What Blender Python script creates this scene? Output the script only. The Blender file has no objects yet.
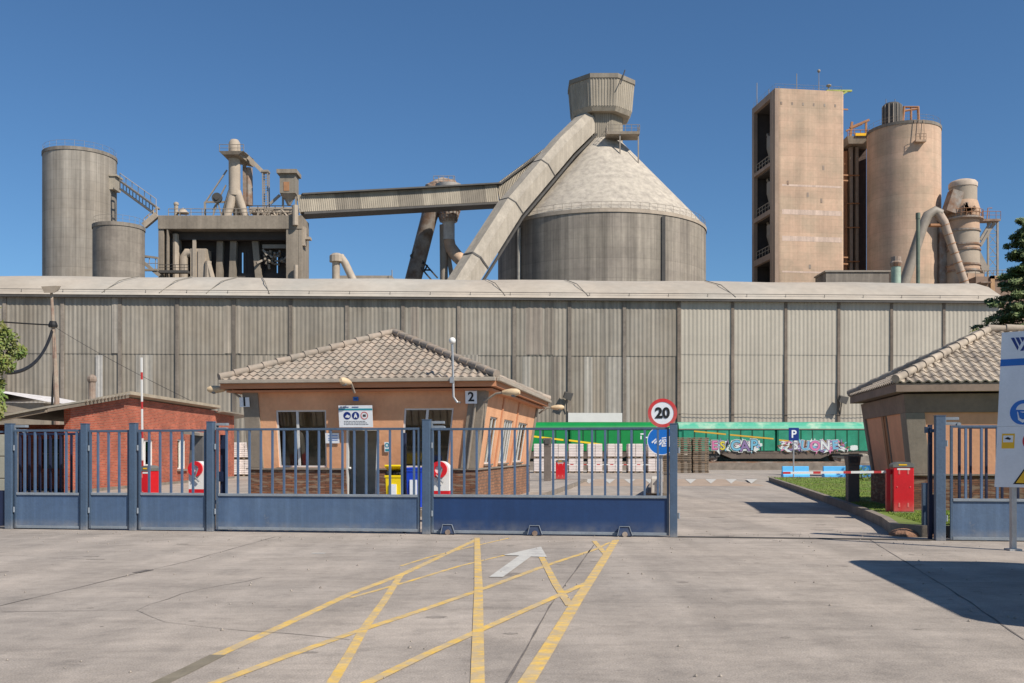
import bpy, math, random
from mathutils import Vector, Matrix
R=math.radians; rnd=random.Random(7)
C=bpy.context.scene.collection
TH=math.atan(.152); ct,st=math.cos(TH),math.sin(TH)
FR={'W':(0,0,0.0),'G':(0,19.24,-TH),'H':(0,110.5,R(2.6))}
OFF={}
# ---------- pixel helpers used while laying out ----------
def A(px,b):
    k=(px-512)/1000; Y=(b+19.24*ct)/(st*k+ct); return k*Y*ct-(Y-19.24)*st
def Yg(px,b):
    k=(px-512)/1000; return (b+19.24*ct)/(st*k+ct)
def Zg(px,py,b): return 1.6+(452-py)*Yg(px,b)/1000
def W(px,py,Y): return ((px-512)*Y/1000, Y, 1.6+(452-py)*Y/1000)
def Gd(px,py,z=0):
    Y=(1.6-z)*1000/(py-452); return ((px-512)*Y/1000,Y)
# ---------- materials ----------
MATS={}
def lin(c):
    return tuple((x/12.92 if x<=.04045 else ((x+.055)/1.055)**2.4) for x in c)
def mat(name,col,rough=.8,metal=0,var=.18,scale=1.0,bump=.15,streak=0,sscale=1.5,col2=None,c2amt=.5,c2scale=.6,spec=.5,alpha=None,coat=0,dirtz=None,pour=0,cells=None):
    if name in MATS: return MATS[name]
    m=bpy.data.materials.new(name); m.use_nodes=True; n=m.node_tree.nodes; L=m.node_tree.links
    b=n['Principled BSDF']; b.inputs['Roughness'].default_value=rough; b.inputs['Metallic'].default_value=metal
    b.inputs['Specular IOR Level'].default_value=spec
    if coat: b.inputs['Coat Weight'].default_value=coat
    tc=n.new('ShaderNodeTexCoord')
    def noise(s,vec=None,det=5,rg=.6):
        x=n.new('ShaderNodeTexNoise'); x.inputs['Scale'].default_value=s; x.inputs['Detail'].default_value=det; x.inputs['Roughness'].default_value=rg
        L.new(vec or tc.outputs['Object'],x.inputs['Vector']); return x.outputs['Fac']
    def mixc(t,f,a,bb):
        x=n.new('ShaderNodeMix'); x.data_type='RGBA'; x.blend_type=t
        for s,v in ((x.inputs[0],f),(x.inputs[6],a),(x.inputs[7],bb)):
            if hasattr(v,'is_linked') : L.new(v,s)
            else: s.default_value=v if isinstance(v,float) else (*v,1) if len(v)==3 else v
        return x.outputs[2]
    def ramp(f,lo,hi,v0=0.,v1=1.):
        x=n.new('ShaderNodeMapRange'); x.inputs[1].default_value=lo; x.inputs[2].default_value=hi; x.inputs[3].default_value=v0; x.inputs[4].default_value=v1
        L.new(f,x.inputs[0]); return x.outputs[0]
    c=tuple(col)
    if col2:
        c=mixc('MIX',ramp(noise(c2scale),.5-.25*c2amt,.75-.25*c2amt),c,tuple(col2))
    if var:
        f=ramp(noise(scale),.3,.7,1-var,1+var)
        g=ramp(noise(scale*9,det=3),.3,.7,1-var*.5,1+var*.5)
        mu=n.new('ShaderNodeMath'); mu.operation='MULTIPLY'; L.new(f,mu.inputs[0]); L.new(g,mu.inputs[1])
        v=mu.outputs[0]
        if streak:
            mp=n.new('ShaderNodeMapping'); mp.inputs['Scale'].default_value=(sscale,sscale,sscale*.02); L.new(tc.outputs['Object'],mp.inputs[0])
            s=ramp(noise(1.0,mp.outputs[0],6,.75),.34,.66,1-streak,1+streak)
            m2=n.new('ShaderNodeMath'); m2.operation='MULTIPLY'; L.new(v,m2.inputs[0]); L.new(s,m2.inputs[1]); v=m2.outputs[0]
        if pour or cells:
            sp=n.new('ShaderNodeSeparateXYZ'); L.new(tc.outputs['Object'],sp.inputs[0])
        def mth(op,a,bb=None):
            x=n.new('ShaderNodeMath'); x.operation=op
            for s_,q_ in zip(x.inputs,(a,bb)):
                if q_ is None: continue
                if hasattr(q_,'is_linked'): L.new(q_,s_)
                else: s_.default_value=q_
            return x.outputs[0]
        if pour:
            fr=mth('FRACT',mth('DIVIDE',sp.outputs[2],pour)); lt=mth('LESS_THAN',fr,.09); v=mth('MULTIPLY',v,mth('SUBTRACT',1.0,mth('MULTIPLY',lt,.09)))
            wn=n.new('ShaderNodeTexWhiteNoise'); wn.noise_dimensions='1D'; L.new(mth('FLOOR',mth('DIVIDE',sp.outputs[2],pour)),wn.inputs['W']); v=mth('MULTIPLY',v,ramp(wn.outputs['Value'],0,1,.95,1.05))
        if cells:
            wn=n.new('ShaderNodeTexWhiteNoise'); wn.noise_dimensions='2D'; cb=n.new('ShaderNodeCombineXYZ')
            L.new(mth('FLOOR',mth('DIVIDE',sp.outputs[0],cells[0])),cb.inputs[0]); L.new(mth('FLOOR',mth('DIVIDE',sp.outputs[2],cells[1])),cb.inputs[1]); L.new(cb.outputs[0],wn.inputs['Vector']); v=mth('MULTIPLY',v,ramp(wn.outputs['Value'],0,1,1-cells[2],1+cells[2]))
        vv=n.new('ShaderNodeVectorMath'); vv.operation='SCALE'; 
        if isinstance(c,tuple): vv.inputs[0].default_value=c
        else: L.new(c,vv.inputs[0])
        L.new(v,vv.inputs['Scale']); c=vv.outputs[0]
    if dirtz:
        sp=n.new('ShaderNodeSeparateXYZ'); L.new(tc.outputs['Object'],sp.inputs[0]); zz=ramp(sp.outputs[2],dirtz[0],dirtz[0]*.2,0,.7)
        mu=n.new('ShaderNodeMath'); mu.operation='MULTIPLY'; L.new(zz,mu.inputs[0]); L.new(ramp(noise(4.0),.35,.65,.15,.75),mu.inputs[1])
        c=mixc('MIX',mu.outputs[0],c,tuple(dirtz[1]))
        c=mixc('MIX',ramp(noise(2.6,det=8,rg=.8),.60,.70,0,.35),c,tuple(dirtz[2]))
    if isinstance(c,tuple): b.inputs['Base Color'].default_value=(*c,1)
    else: L.new(c,b.inputs['Base Color'])
    if bump:
        bp=n.new('ShaderNodeBump'); bp.inputs['Strength'].default_value=bump; bp.inputs['Distance'].default_value=.03
        L.new(noise(scale*12,det=4),bp.inputs['Height']); L.new(bp.outputs[0],b.inputs['Normal'])
    MATS[name]=m; return m
def plain(name,rgb,rough=.5,**k): return mat(name,lin(rgb),rough,var=k.pop('var',.06),bump=k.pop('bump',0),scale=k.pop('scale',3),**k)
def brickmat(name,c1,c2,mort,bw,rh,ms,warp=0,rough=.85,extra=None):
    m=bpy.data.materials.new(name); m.use_nodes=True; n=m.node_tree.nodes; L=m.node_tree.links; b=n['Principled BSDF']
    b.inputs['Roughness'].default_value=rough
    tc=n.new('ShaderNodeTexCoord'); sp=n.new('ShaderNodeSeparateXYZ'); L.new(tc.outputs['Object'],sp.inputs[0])
    ad=n.new('ShaderNodeMath'); L.new(sp.outputs[0],ad.inputs[0]); L.new(sp.outputs[1],ad.inputs[1])
    cb=n.new('ShaderNodeCombineXYZ'); L.new(ad.outputs[0],cb.inputs[0]); L.new(sp.outputs[2],cb.inputs[1])
    vec=cb.outputs[0]
    if warp:
        nz=n.new('ShaderNodeTexNoise'); nz.inputs['Scale'].default_value=3; L.new(cb.outputs[0],nz.inputs['Vector'])
        sc=n.new('ShaderNodeVectorMath'); sc.operation='SCALE'; sc.inputs['Scale'].default_value=warp; L.new(nz.outputs['Color'],sc.inputs[0])
        av=n.new('ShaderNodeVectorMath'); L.new(vec,av.inputs[0]); L.new(sc.outputs[0],av.inputs[1]); vec=av.outputs[0]
    bt=n.new('ShaderNodeTexBrick'); L.new(vec,bt.inputs['Vector']); bt.inputs['Scale'].default_value=1
    bt.inputs['Brick Width'].default_value=bw; bt.inputs['Row Height'].default_value=rh; bt.inputs['Mortar Size'].default_value=ms; bt.inputs['Bias'].default_value=0
    bt.inputs['Color1'].default_value=(*c1,1); bt.inputs['Color2'].default_value=(*c2,1); bt.inputs['Mortar'].default_value=(*mort,1)
    nn=n.new('ShaderNodeTexNoise'); nn.inputs['Scale'].default_value=1.1; nn.inputs['Detail'].default_value=6; L.new(tc.outputs['Object'],nn.inputs['Vector'])
    mr=n.new('ShaderNodeMapRange'); mr.inputs[1].default_value=.3; mr.inputs[2].default_value=.7; mr.inputs[3].default_value=.75; mr.inputs[4].default_value=1.25; L.new(nn.outputs['Fac'],mr.inputs[0])
    col=bt.outputs['Color']
    if extra:
        mp=n.new('ShaderNodeMapping'); mp.inputs['Scale'].default_value=(3,14,1); L.new(vec,mp.inputs[0])
        n3=n.new('ShaderNodeTexNoise'); n3.inputs['Scale'].default_value=1; L.new(mp.outputs[0],n3.inputs['Vector'])
        m3=n.new('ShaderNodeMapRange'); m3.inputs[1].default_value=.5; m3.inputs[2].default_value=.62; L.new(n3.outputs['Fac'],m3.inputs[0])
        mx=n.new('ShaderNodeMix'); mx.data_type='RGBA'; L.new(m3.outputs[0],mx.inputs[0]); L.new(col,mx.inputs[6]); mx.inputs[7].default_value=(*extra,1); col=mx.outputs[2]
    vs=n.new('ShaderNodeVectorMath'); vs.operation='SCALE'; L.new(col,vs.inputs[0]); L.new(mr.outputs[0],vs.inputs['Scale']); L.new(vs.outputs[0],b.inputs['Base Color'])
    bp=n.new('ShaderNodeBump'); bp.inputs['Strength'].default_value=.6; bp.inputs['Distance'].default_value=.01; bp.invert=True; L.new(bt.outputs['Fac'],bp.inputs['Height']); L.new(bp.outputs[0],b.inputs['Normal'])
    MATS[name]=m; return m
def glassmat(name,tint=(.55,.6,.6),refl=.25):
    m=bpy.data.materials.new(name); m.use_nodes=True; n=m.node_tree.nodes; L=m.node_tree.links; n.remove(n['Principled BSDF'])
    t=n.new('ShaderNodeBsdfTransparent'); t.inputs[0].default_value=(*tint,1); g=n.new('ShaderNodeBsdfGlossy'); g.inputs['Roughness'].default_value=.02; g.inputs[0].default_value=(.9,.9,.9,1)
    lw=n.new('ShaderNodeLayerWeight'); lw.inputs[0].default_value=refl; mx=n.new('ShaderNodeMixShader')
    mxm=n.new('ShaderNodeMath'); mxm.operation='MAXIMUM'; mxm.inputs[1].default_value=.04; L.new(lw.outputs['Fresnel'],mxm.inputs[0]); L.new(mxm.outputs[0],mx.inputs[0]); L.new(t.outputs[0],mx.inputs[1]); L.new(g.outputs[0],mx.inputs[2]); L.new(mx.outputs[0],n['Material Output'].inputs[0])
    MATS[name]=m; return m
# ---------- mesh builder ----------
class MB:
    def __init__(s): s.v=[]; s.f=[]
    def add(s,vs,fs):
        k=len(s.v); s.v+= [tuple(x) for x in vs]; s.f+=[tuple(i+k for i in f) for f in fs]; return s
    def hexa(s,p): return s.add(p,[(0,3,2,1),(4,5,6,7),(0,1,5,4),(1,2,6,5),(2,3,7,6),(3,0,4,7)])
    def box(s,x0,x1,y0,y1,z0,z1):
        return s.hexa([(x0,y0,z0),(x1,y0,z0),(x1,y1,z0),(x0,y1,z0),(x0,y0,z1),(x1,y0,z1),(x1,y1,z1),(x0,y1,z1)])
    def cbox(s,x,y,z,w,d,h): return s.box(x-w/2,x+w/2,y-d/2,y+d/2,z,z+h)
    def bar(s,p,q,w,h,up=(0,0,1)):
        p=Vector(p);q=Vector(q);d=(q-p).normalized();u=Vector(up)
        if abs(d.dot(u))>.98:u=Vector((0,1,0))
        r=d.cross(u).normalized()*w/2; t=r.cross(d).normalized()*h/2
        return s.hexa([p-r-t,p+r-t,q+r-t,q-r-t,p-r+t,p+r+t,q+r+t,q-r+t])
    def tube(s,pts,r,n=10,cap=True):
        P=[Vector(x) for x in pts]; rs=r if isinstance(r,(list,tuple)) else [r]*len(P)
        k=len(s.v); prev=None
        for i,p in enumerate(P):
            d=(P[min(i+1,len(P)-1)]-P[max(i-1,0)]).normalized()
            if prev is None:
                a=Vector((0,0,1)) if abs(d.z)<.9 else Vector((1,0,0)); x=d.cross(a).normalized()
            else: x=(prev-d*prev.dot(d)).normalized()
            prev=x; y=d.cross(x)
            for j in range(n):
                t=2*math.pi*j/n; s.v.append(tuple(p+(x*math.cos(t)+y*math.sin(t))*rs[i]))
        for i in range(len(P)-1):
            for j in range(n):
                a=k+i*n+j; b=k+i*n+(j+1)%n; s.f.append((a,b,b+n,a+n))
        if cap:
            s.f.append(tuple(k+j for j in reversed(range(n)))); s.f.append(tuple(k+(len(P)-1)*n+j for j in range(n)))
        return s
    def lathe(s,prof,cx,cy,n=24,ph=0,cap=True):
        k=len(s.v)
        for r,z in prof:
            for j in range(n):
                t=2*math.pi*(j+ph)/n; s.v.append((cx+r*math.cos(t),cy+r*math.sin(t),z))
        for i in range(len(prof)-1):
            for j in range(n):
                a=k+i*n+j;b=k+i*n+(j+1)%n; s.f.append((a,b,b+n,a+n))
        if cap:
            s.f.append(tuple(k+j for j in reversed(range(n)))); s.f.append(tuple(k+(len(prof)-1)*n+j for j in range(n)))
        return s
    def prism(s,poly,ax,lo,hi):
        n=len(poly)
        def pt(a,b,c): return (c,a,b) if ax=='x' else (a,c,b) if ax=='y' else (a,b,c)
        s.add([pt(a,b,lo) for a,b in poly]+[pt(a,b,hi) for a,b in poly],[tuple(range(n))[::-1],tuple(range(n,2*n))]+[(i,(i+1)%n,(i+1)%n+n,i+n) for i in range(n)]); return s
    def sphere(s,c,r,n=12,sz=1,lo=-90,hi=90):
        return s.lathe([(max(r*math.cos(R(lo+(hi-lo)*i/8)),1e-3),c[2]+sz*r*math.sin(R(lo+(hi-lo)*i/8))) for i in range(9)],c[0],c[1],n)
    def rail(s,pts,h,step,r,n=5,mid=True):
        P=[Vector(p) for p in pts]; up=Vector((0,0,1))
        s.tube([p+up*h for p in P],r,n)
        if mid: s.tube([p+up*h*.5 for p in P],r*.8,n)
        acc=0
        for a,b in zip(P,P[1:]):
            L=(b-a).length; t=0
            while t<L: 
                q=a.lerp(b,t/L); s.tube([q,q+up*h],r,4); t+=step
        s.tube([P[-1],P[-1]+up*h],r,4)
    def build(s,name,m,parent=None,frame='W',loc=None,bevel=0,smooth=None,**tg):
        if parent is not None: off=OFF[parent.name]
        else:
            if loc is None:
                xs=[p[0] for p in s.v];ys=[p[1] for p in s.v];zs=[p[2] for p in s.v]
                loc=((min(xs)+max(xs))/2,(min(ys)+max(ys))/2,min(zs))
            off=loc
        me=bpy.data.meshes.new(name); me.from_pydata([(x-off[0],y-off[1],z-off[2]) for x,y,z in s.v],[],s.f)
        import bmesh
        bm=bmesh.new(); bm.from_mesh(me); bmesh.ops.recalc_face_normals(bm,faces=bm.faces); bm.to_mesh(me); bm.free()
        me.materials.append(m)
        if smooth:
            me.polygons.foreach_set('use_smooth',[True]*len(me.polygons)); me.set_sharp_from_angle(angle=R(smooth))
        o=bpy.data.objects.new(name,me); C.objects.link(o); OFF[o.name]=off
        if parent is not None: o.parent=parent
        else: place(o,frame,loc)
        if bevel:
            b=o.modifiers.new('b','BEVEL'); b.width=bevel; b.segments=2; b.limit_method='ANGLE'; b.angle_limit=R(40)
        tag(o,**tg); return o
def place(o,frame,loc):
    fx,fy,fa=FR[frame]; c,s=math.cos(fa),math.sin(fa)
    o.location=(fx+loc[0]*c-loc[1]*s, fy+loc[0]*s+loc[1]*c, loc[2]); o.rotation_euler=(0,0,fa)
def tag(o,label=None,cat=None,group=None,kind=None):
    if label:o['label']=label
    if cat:o['category']=cat
    if group:o['group']=group
    if kind:o['kind']=kind
def thing(name,label,cat,loc,frame='W',group=None):
    o=bpy.data.objects.new(name,None); o.empty_display_size=.3; C.objects.link(o); OFF[o.name]=loc
    place(o,frame,loc); tag(o,label,cat,group); return o
def kids(o): return [c for c in bpy.data.objects if c.parent==o]
def dup(o,loc,frame,label,group=None):
    r=o.copy(); C.objects.link(r); place(r,frame,loc); r['label']=label
    if group: r['group']=group
    for ch in kids(o):
        c=ch.copy(); C.objects.link(c); c.parent=r
        for g in kids(ch):
            d=g.copy(); C.objects.link(d); d.parent=c
    return r
def text(body,size,m,pos,ux,uy,parent,name='lettering',offset=0,depth=.004,align='CENTER'):
    """pos, ux, uy given in the parent's frame; lettering lies in the ux-uy plane"""
    cu=bpy.data.curves.new('t','FONT'); cu.body=body; cu.size=size; cu.align_x=align; cu.align_y='CENTER'; cu.offset=offset; cu.extrude=depth; cu.resolution_u=3
    to=bpy.data.objects.new('t',cu); C.objects.link(to); bpy.context.view_layer.update()
    me=bpy.data.meshes.new_from_object(to); bpy.data.objects.remove(to)
    X=Vector(ux).normalized(); Y=Vector(uy).normalized(); Z=X.cross(Y)
    off=Vector(OFF[parent.name])
    for v in me.vertices: v.co=Vector(pos)-off+X*v.co.x+Y*v.co.y+Z*v.co.z
    me.materials.clear(); me.materials.append(m)
    o=bpy.data.objects.new(name,me); C.objects.link(o); OFF[o.name]=tuple(off); o.parent=parent; return o
def disc(m,c,r,ux,uy,n0,n1,n=28,r2=0,a0=0,a1=360):
    """flat disc or ring with thickness in plane ux,uy"""
    X=Vector(ux).normalized();Y=Vector(uy).normalized();Z=X.cross(Y);c=Vector(c)
    def ring(rr,h): return [c+X*rr*math.cos(R(a0+(a1-a0)*i/n))+Y*rr*math.sin(R(a0+(a1-a0)*i/n))+Z*h for i in range(n)]
    if r2:
        vs=ring(r,n1)+ring(r2,n1)+ring(r,n0)+ring(r2,n0); fs=[]
        for i in range(n):
            j=(i+1)%n; fs+=[(i,j,n+j,n+i),(i,2*n+i,2*n+j,j),(n+i,n+j,3*n+j,3*n+i),(2*n+i,3*n+i,3*n+j,2*n+j)]
        m.add(vs,fs)
    else:
        m.add(ring(r,n1)+ring(r,n0),[tuple(range(n)),tuple(range(2*n-1,n-1,-1))]+[(i,n+i,n+(i+1)%n,(i+1)%n) for i in range(n)])
def poly3(m,c,pts,ux,uy,n0,n1):
    X=Vector(ux).normalized();Y=Vector(uy).normalized();Z=X.cross(Y);c=Vector(c);n=len(pts)
    m.add([c+X*a+Y*b+Z*n1 for a,b in pts]+[c+X*a+Y*b+Z*n0 for a,b in pts],[tuple(range(n)),tuple(range(2*n-1,n-1,-1))]+[(i,n+i,n+(i+1)%n,(i+1)%n) for i in range(n)])
def mapper(P0,P1,Q0,Q1,nrm):
    P0,P1,Q0,Q1,nrm=map(Vector,(P0,P1,Q0,Q1,nrm)); L=(P1-P0).length; H=(Q0-P0).z
    def f(s,t,n=0):
        a=P0.lerp(P1,s/L); b=Q0.lerp(Q1,s/L); return a.lerp(b,t/H)+nrm*n
    return f,L,H
def mwall(m,f,L,H,ops,th):
    S=sorted({0,L}|{x for o in ops for x in o[:2]}); T=sorted({0,H}|{x for o in ops for x in o[2:4]})
    def inside(a,b): return any(o[0]-1e-6<a<o[1]+1e-6 and o[2]-1e-6<b<o[3]+1e-6 for o in ops)
    for i in range(len(S)-1):
        for j in range(len(T)-1):
            if inside((S[i]+S[i+1])/2,(T[j]+T[j+1])/2): continue
            q=[(S[i],T[j]),(S[i+1],T[j]),(S[i+1],T[j+1]),(S[i],T[j+1])]
            m.add([f(a,b,0) for a,b in q]+[f(a,b,-th) for a,b in q],[(0,1,2,3),(7,6,5,4)])
    for s0,s1,t0,t1 in [o[:4] for o in ops]+[(0,L,0,H)]:
        q=[(s0,t0),(s1,t0),(s1,t1),(s0,t1)]
        m.add([f(a,b,0) for a,b in q]+[f(a,b,-th) for a,b in q],[(i,(i+1)%4,(i+1)%4+4,i+4) for i in range(4)])
def mbox(m,f,s0,s1,t0,t1,n0,n1):
    m.hexa([f(s0,t0,n0),f(s1,t0,n0),f(s1,t0,n1),f(s0,t0,n1),f(s0,t1,n0),f(s1,t1,n0),f(s1,t1,n1),f(s0,t1,n1)])
def tiles(m,E0,E1,T0,T1,pitch=.215,row=.31,amp=.04):
    E0,E1,T0,T1=map(Vector,(E0,E1,T0,T1)); ux=(E1-E0).normalized(); L=(E1-E0).length
    w=T0-E0; x0=w.dot(ux); vv=w-ux*x0; V=vv.length; uv=vv.normalized(); nz=ux.cross(uv); 
    if nz.z<0: nz=-nz
    x1=(T1-E0).dot(ux); ns=6; N=int(L/pitch*ns)+1; nr=int(V/row)+1
    for j in range(nr):
        va=j*row-.02; vb=min((j+1)*row,V)
        if va>=V: break
        def X(x,v): t=max(0,min(1,v/V)); return max(x0*t,min(L+(x1-L)*t,x))
        for i in range(N):
            xa,xb=i*pitch/ns,(i+1)*pitch/ns
            ax,bx,cx,dx=X(xa,va),X(xb,va),X(xb,vb),X(xa,vb)
            if bx-ax<1e-5 and cx-dx<1e-5: continue
            def h(x,o):
                p=(x/pitch)%1; return amp*(math.sin(math.pi*p/.62) if p<.62 else -.35*math.sin(math.pi*(p-.62)/.38))+o
            jig=.006*math.sin(i//ns*12.9+j*7.1)
            P=[E0+ux*ax+uv*va+nz*h(xa,.05+jig),E0+ux*bx+uv*va+nz*h(xb,.05+jig),E0+ux*cx+uv*vb+nz*h(xb,.02),E0+ux*dx+uv*vb+nz*h(xa,.02),
               E0+ux*ax+uv*va+nz*h(xa,.015),E0+ux*bx+uv*va+nz*h(xb,.015)]
            m.add(P,[(0,1,2,3),(4,5,1,0)])
def ridge(m,p,q,r=.1,step=.4):
    p=Vector(p);q=Vector(q);d=(q-p);n=max(1,int(d.length/step)); d/=n
    for i in range(n):
        a=p+d*(i-.08); b=p+d*(i+1); up=Vector((0,0,.03))
        m.tube([a+up*(1.4+.1*math.sin(i*3.3)),b+up],[r*1.12,r*.88],10)
def corr(m,p0,p1,z0,z1,pitch,depth,nrm):
    p0=Vector((p0[0],p0[1],0));p1=Vector((p1[0],p1[1],0));d=p1-p0;n=max(2,int(d.length/pitch))*4; nv=Vector((nrm[0],nrm[1],0))
    vs=[];k=0
    for i in range(n+1):
        o=(0,0,1,1)[i%4]*depth; q=p0+d*i/n+nv*o; vs+=[(q.x,q.y,z0),(q.x,q.y,z1)]
    m.add(vs,[(2*i,2*i+2,2*i+3,2*i+1) for i in range(n)])
# ---------- world, camera, sun ----------
sc=bpy.context.scene
SV=Vector((.79,-.68,1.0)).normalized()
w=bpy.data.worlds.new('World'); sc.world=w; w.use_nodes=True
bg=w.node_tree.nodes['Background']; sk=w.node_tree.nodes.new('ShaderNodeTexSky'); sk.sky_type='NISHITA'; sk.sun_disc=False
sk.sun_elevation=math.asin(SV.z); sk.sun_rotation=math.atan2(SV.x,SV.y); sk.air_density=1.0; sk.dust_density=.35; sk.ozone_density=2.2; sk.altitude=600
vm=w.node_tree.nodes.new('ShaderNodeVectorMath'); vm.operation='MULTIPLY'; vm.inputs[1].default_value=(.56,.81,1.0); w.node_tree.links.new(sk.outputs[0],vm.inputs[0]); w.node_tree.links.new(vm.outputs[0],bg.inputs[0]); bg.inputs[1].default_value=.09
sl=bpy.data.lights.new('sun','SUN'); sl.energy=5.0; sl.angle=R(.53); sl.color=(1,.93,.83)
so=bpy.data.objects.new('sun',sl); C.objects.link(so); so.location=SV*50; so.rotation_euler=SV.to_track_quat('Z','Y').to_euler()
cd=bpy.data.cameras.new('camera'); co=bpy.data.objects.new('camera',cd); C.objects.link(co); sc.camera=co
co.location=(0,0,1.6); co.rotation_euler=(R(90),0,0); cd.lens=1000/1024*36; cd.sensor_width=36; cd.shift_y=(452-341.5)/1024; cd.clip_end=9000; cd.clip_start=.1
sc.view_settings.view_transform='Standard'; sc.view_settings.look='None'; sc.view_settings.exposure=.22; sc.view_settings.gamma=1
# ---------- materials ----------
concr=mat('silo_concrete',(.235,.203,.165),.9,var=.12,scale=.12,streak=.38,sscale=.8,bump=.2,col2=(.29,.26,.22),c2scale=.1,pour=1.6)
concr2=mat('silo_concrete_dark',(.225,.195,.16),.9,var=.15,scale=.2,streak=.3,sscale=.7,bump=.2,col2=(.17,.145,.12),c2scale=.3,pour=1.5)
pinkc=mat('pink_concrete',(.53,.36,.25),.9,var=.10,scale=.25,streak=.13,sscale=.7,bump=.15,col2=(.43,.315,.22),c2scale=.3,pour=1.25)
millc=mat('mill_concrete',(.24,.20,.155),.9,var=.18,scale=.3,streak=.25,sscale=.5)
whitec=mat('dusty_white_concrete',(.44,.39,.32),.95,var=.16,scale=.8,bump=.6,col2=(.33,.29,.245),c2amt=.3,c2scale=1.1)
dustm=mat('dusty_metal',(.37,.305,.235),.75,var=.15,scale=.4,streak=.1)
clad=mat('gallery_cladding',(.34,.295,.23),.8,var=.12,scale=.4,streak=.2,sscale=.8)
clad2=mat('gallery_cladding_dark',(.22,.19,.15),.8,var=.12,scale=.4,streak=.2,sscale=.8)
rust=mat('rusty_steel',(.22,.12,.07),.85,var=.25,scale=1.0,col2=(.3,.26,.22))
darkst=mat('dark_steel',(.06,.055,.05),.7,var=.2)
inner=mat('shaded_interior',(.06,.05,.045),.95,var=.2,scale=.5)  # near-black colour carries the shade of deep interiors
greyst=mat('grey_steel',(.27,.23,.185),.6,var=.15)
orangest=mat('orange_steel',(.35,.17,.08),.8,var=.2)
wh_l=mat('warehouse_sheet_light',(.395,.355,.29),.7,var=.06,scale=.2,streak=.10,sscale=.9,bump=.05,cells=(1.05,7.3,.03))
wh_d=mat('warehouse_sheet_grey',(.262,.235,.195),.75,var=.12,scale=.12,streak=.30,sscale=1.3,bump=.05,col2=(.235,.20,.155),c2scale=.09,cells=(1.02,8.5,.06))
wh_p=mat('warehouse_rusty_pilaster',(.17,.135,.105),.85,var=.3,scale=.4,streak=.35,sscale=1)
wh_p2=mat('warehouse_grey_joint',(.19,.16,.13),.85,var=.3,scale=.4,streak=.4,sscale=1)
wh_r=mat('warehouse_roof',(.40,.345,.28),.9,var=.14,scale=.12,bump=.3,col2=(.38,.35,.3),c2scale=.07)
asph=mat('yard_concrete',(.365,.31,.258),.92,var=.13,scale=.7,bump=.35,col2=(.30,.26,.222),c2scale=.12)
orange=mat('orange_render',lin((.85,.64,.485)),.9,var=.09,scale=.9,bump=.25,streak=.05,col2=lin((.80,.58,.43)),c2scale=.7)
orange2=mat('orange_fascia',lin((.75,.52,.38)),.9,var=.08,scale=.8,bump=.1)
salmon=mat('salmon_render',lin((.85,.62,.48)),.9,var=.09,scale=.9,bump=.25,streak=.05)
pill=mat('grey_concrete_pillar',(.24,.20,.155),.9,var=.15,scale=1.5,streak=.1)
tilem=mat('roof_tile_grey',(.345,.275,.215),.9,var=.16,scale=.9,bump=.3,col2=(.25,.215,.175),c2scale=2.2)
tilem2=mat('roof_tile_tan',(.42,.35,.27),.9,var=.14,scale=.9,bump=.3,col2=(.29,.24,.19),c2scale=2.2)
blue=mat('gate_blue',lin((.33,.41,.51)),.55,var=.14,scale=1.6,streak=.14,sscale=4,bump=.12,col2=lin((.27,.35,.46)),c2scale=.9,dirtz=(.22,(.33,.30,.26),(.30,.27,.23)))
bluepost=mat('gate_post_blue',lin((.27,.34,.42)),.55,var=.14,scale=2,streak=.12,sscale=3,dirtz=(.22,(.33,.30,.26),(.30,.27,.23)))
navy=mat('sliding_gate_blue',lin((.12,.225,.385)),.45,var=.1,scale=1.5,streak=.1,sscale=2,bump=.06,dirtz=(.3,(.2,.2,.2),(.03,.045,.09)))
dust_edge=mat('dusty_blue_edge',lin((.50,.53,.56)),.8,var=.15,scale=3)
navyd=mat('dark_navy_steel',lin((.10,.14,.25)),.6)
red=mat('signal_red',lin((.80,.10,.14)),.45,var=.1,scale=2,bump=.05,dirtz=(.35,(.4,.2,.16),(.45,.08,.09))); white=plain('white_paint',(.86,.85,.83),.5); black=plain('black_rubber',(.07,.07,.08),.7)
galv=mat('galvanised_steel',(.42,.42,.42),.45,metal=.6,var=.12,scale=4)
grayp=plain('grey_plastic',(.45,.46,.47),.5)
yellow=plain('yellow_plastic',(.92,.80,.06),.4); bblue=plain('blue_plastic',(.08,.25,.72),.4)
signw=plain('sign_white',(.88,.89,.90),.35); signb=plain('sign_blue',(.06,.40,.72),.35); signnavy=plain('sign_navy',(.08,.18,.47),.35)
signblue2=plain('sign_disc_blue',(.10,.42,.75),.35); signyel=plain('sign_yellow',(.93,.72,.10),.35)
teal=plain('teal_print',(.1,.55,.62),.5)
woodm=mat('pallet_wood',(.30,.20,.12),.9,var=.3,scale=2.5,col2=(.2,.16,.12),c2scale=1.3)
bagm=mat('cement_bag_paper',(.68,.60,.56),.85,var=.08,scale=2,bump=.3)
greentrain=mat('green_wagon_paint',lin((.0,.50,.23)),.5,var=.12,scale=.6,bump=.02)
greend=plain('green_wagon_frame',(.0,.42,.2),.5)
tealtrain=mat('faded_teal_wagon_paint',lin((.08,.50,.38)),.6,var=.2,scale=.7,col2=lin((.20,.56,.45)),c2scale=.5)
tealroof=mat('faded_wagon_roof',lin((.30,.66,.54)),.6,var=.1,scale=.5,col2=lin((.72,.75,.66)),c2amt=.05,c2scale=.5)
lbarrier=plain('pale_blue_plastic',(.33,.68,.88),.5)
brownp=mat('brown_metal',(.15,.12,.10),.6,var=.2)
grassm=mat('lawn_soil_green',(.12,.19,.02),.95,var=.25,scale=1.5,bump=.5,col2=(.14,.16,.035),c2scale=.4)
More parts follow.
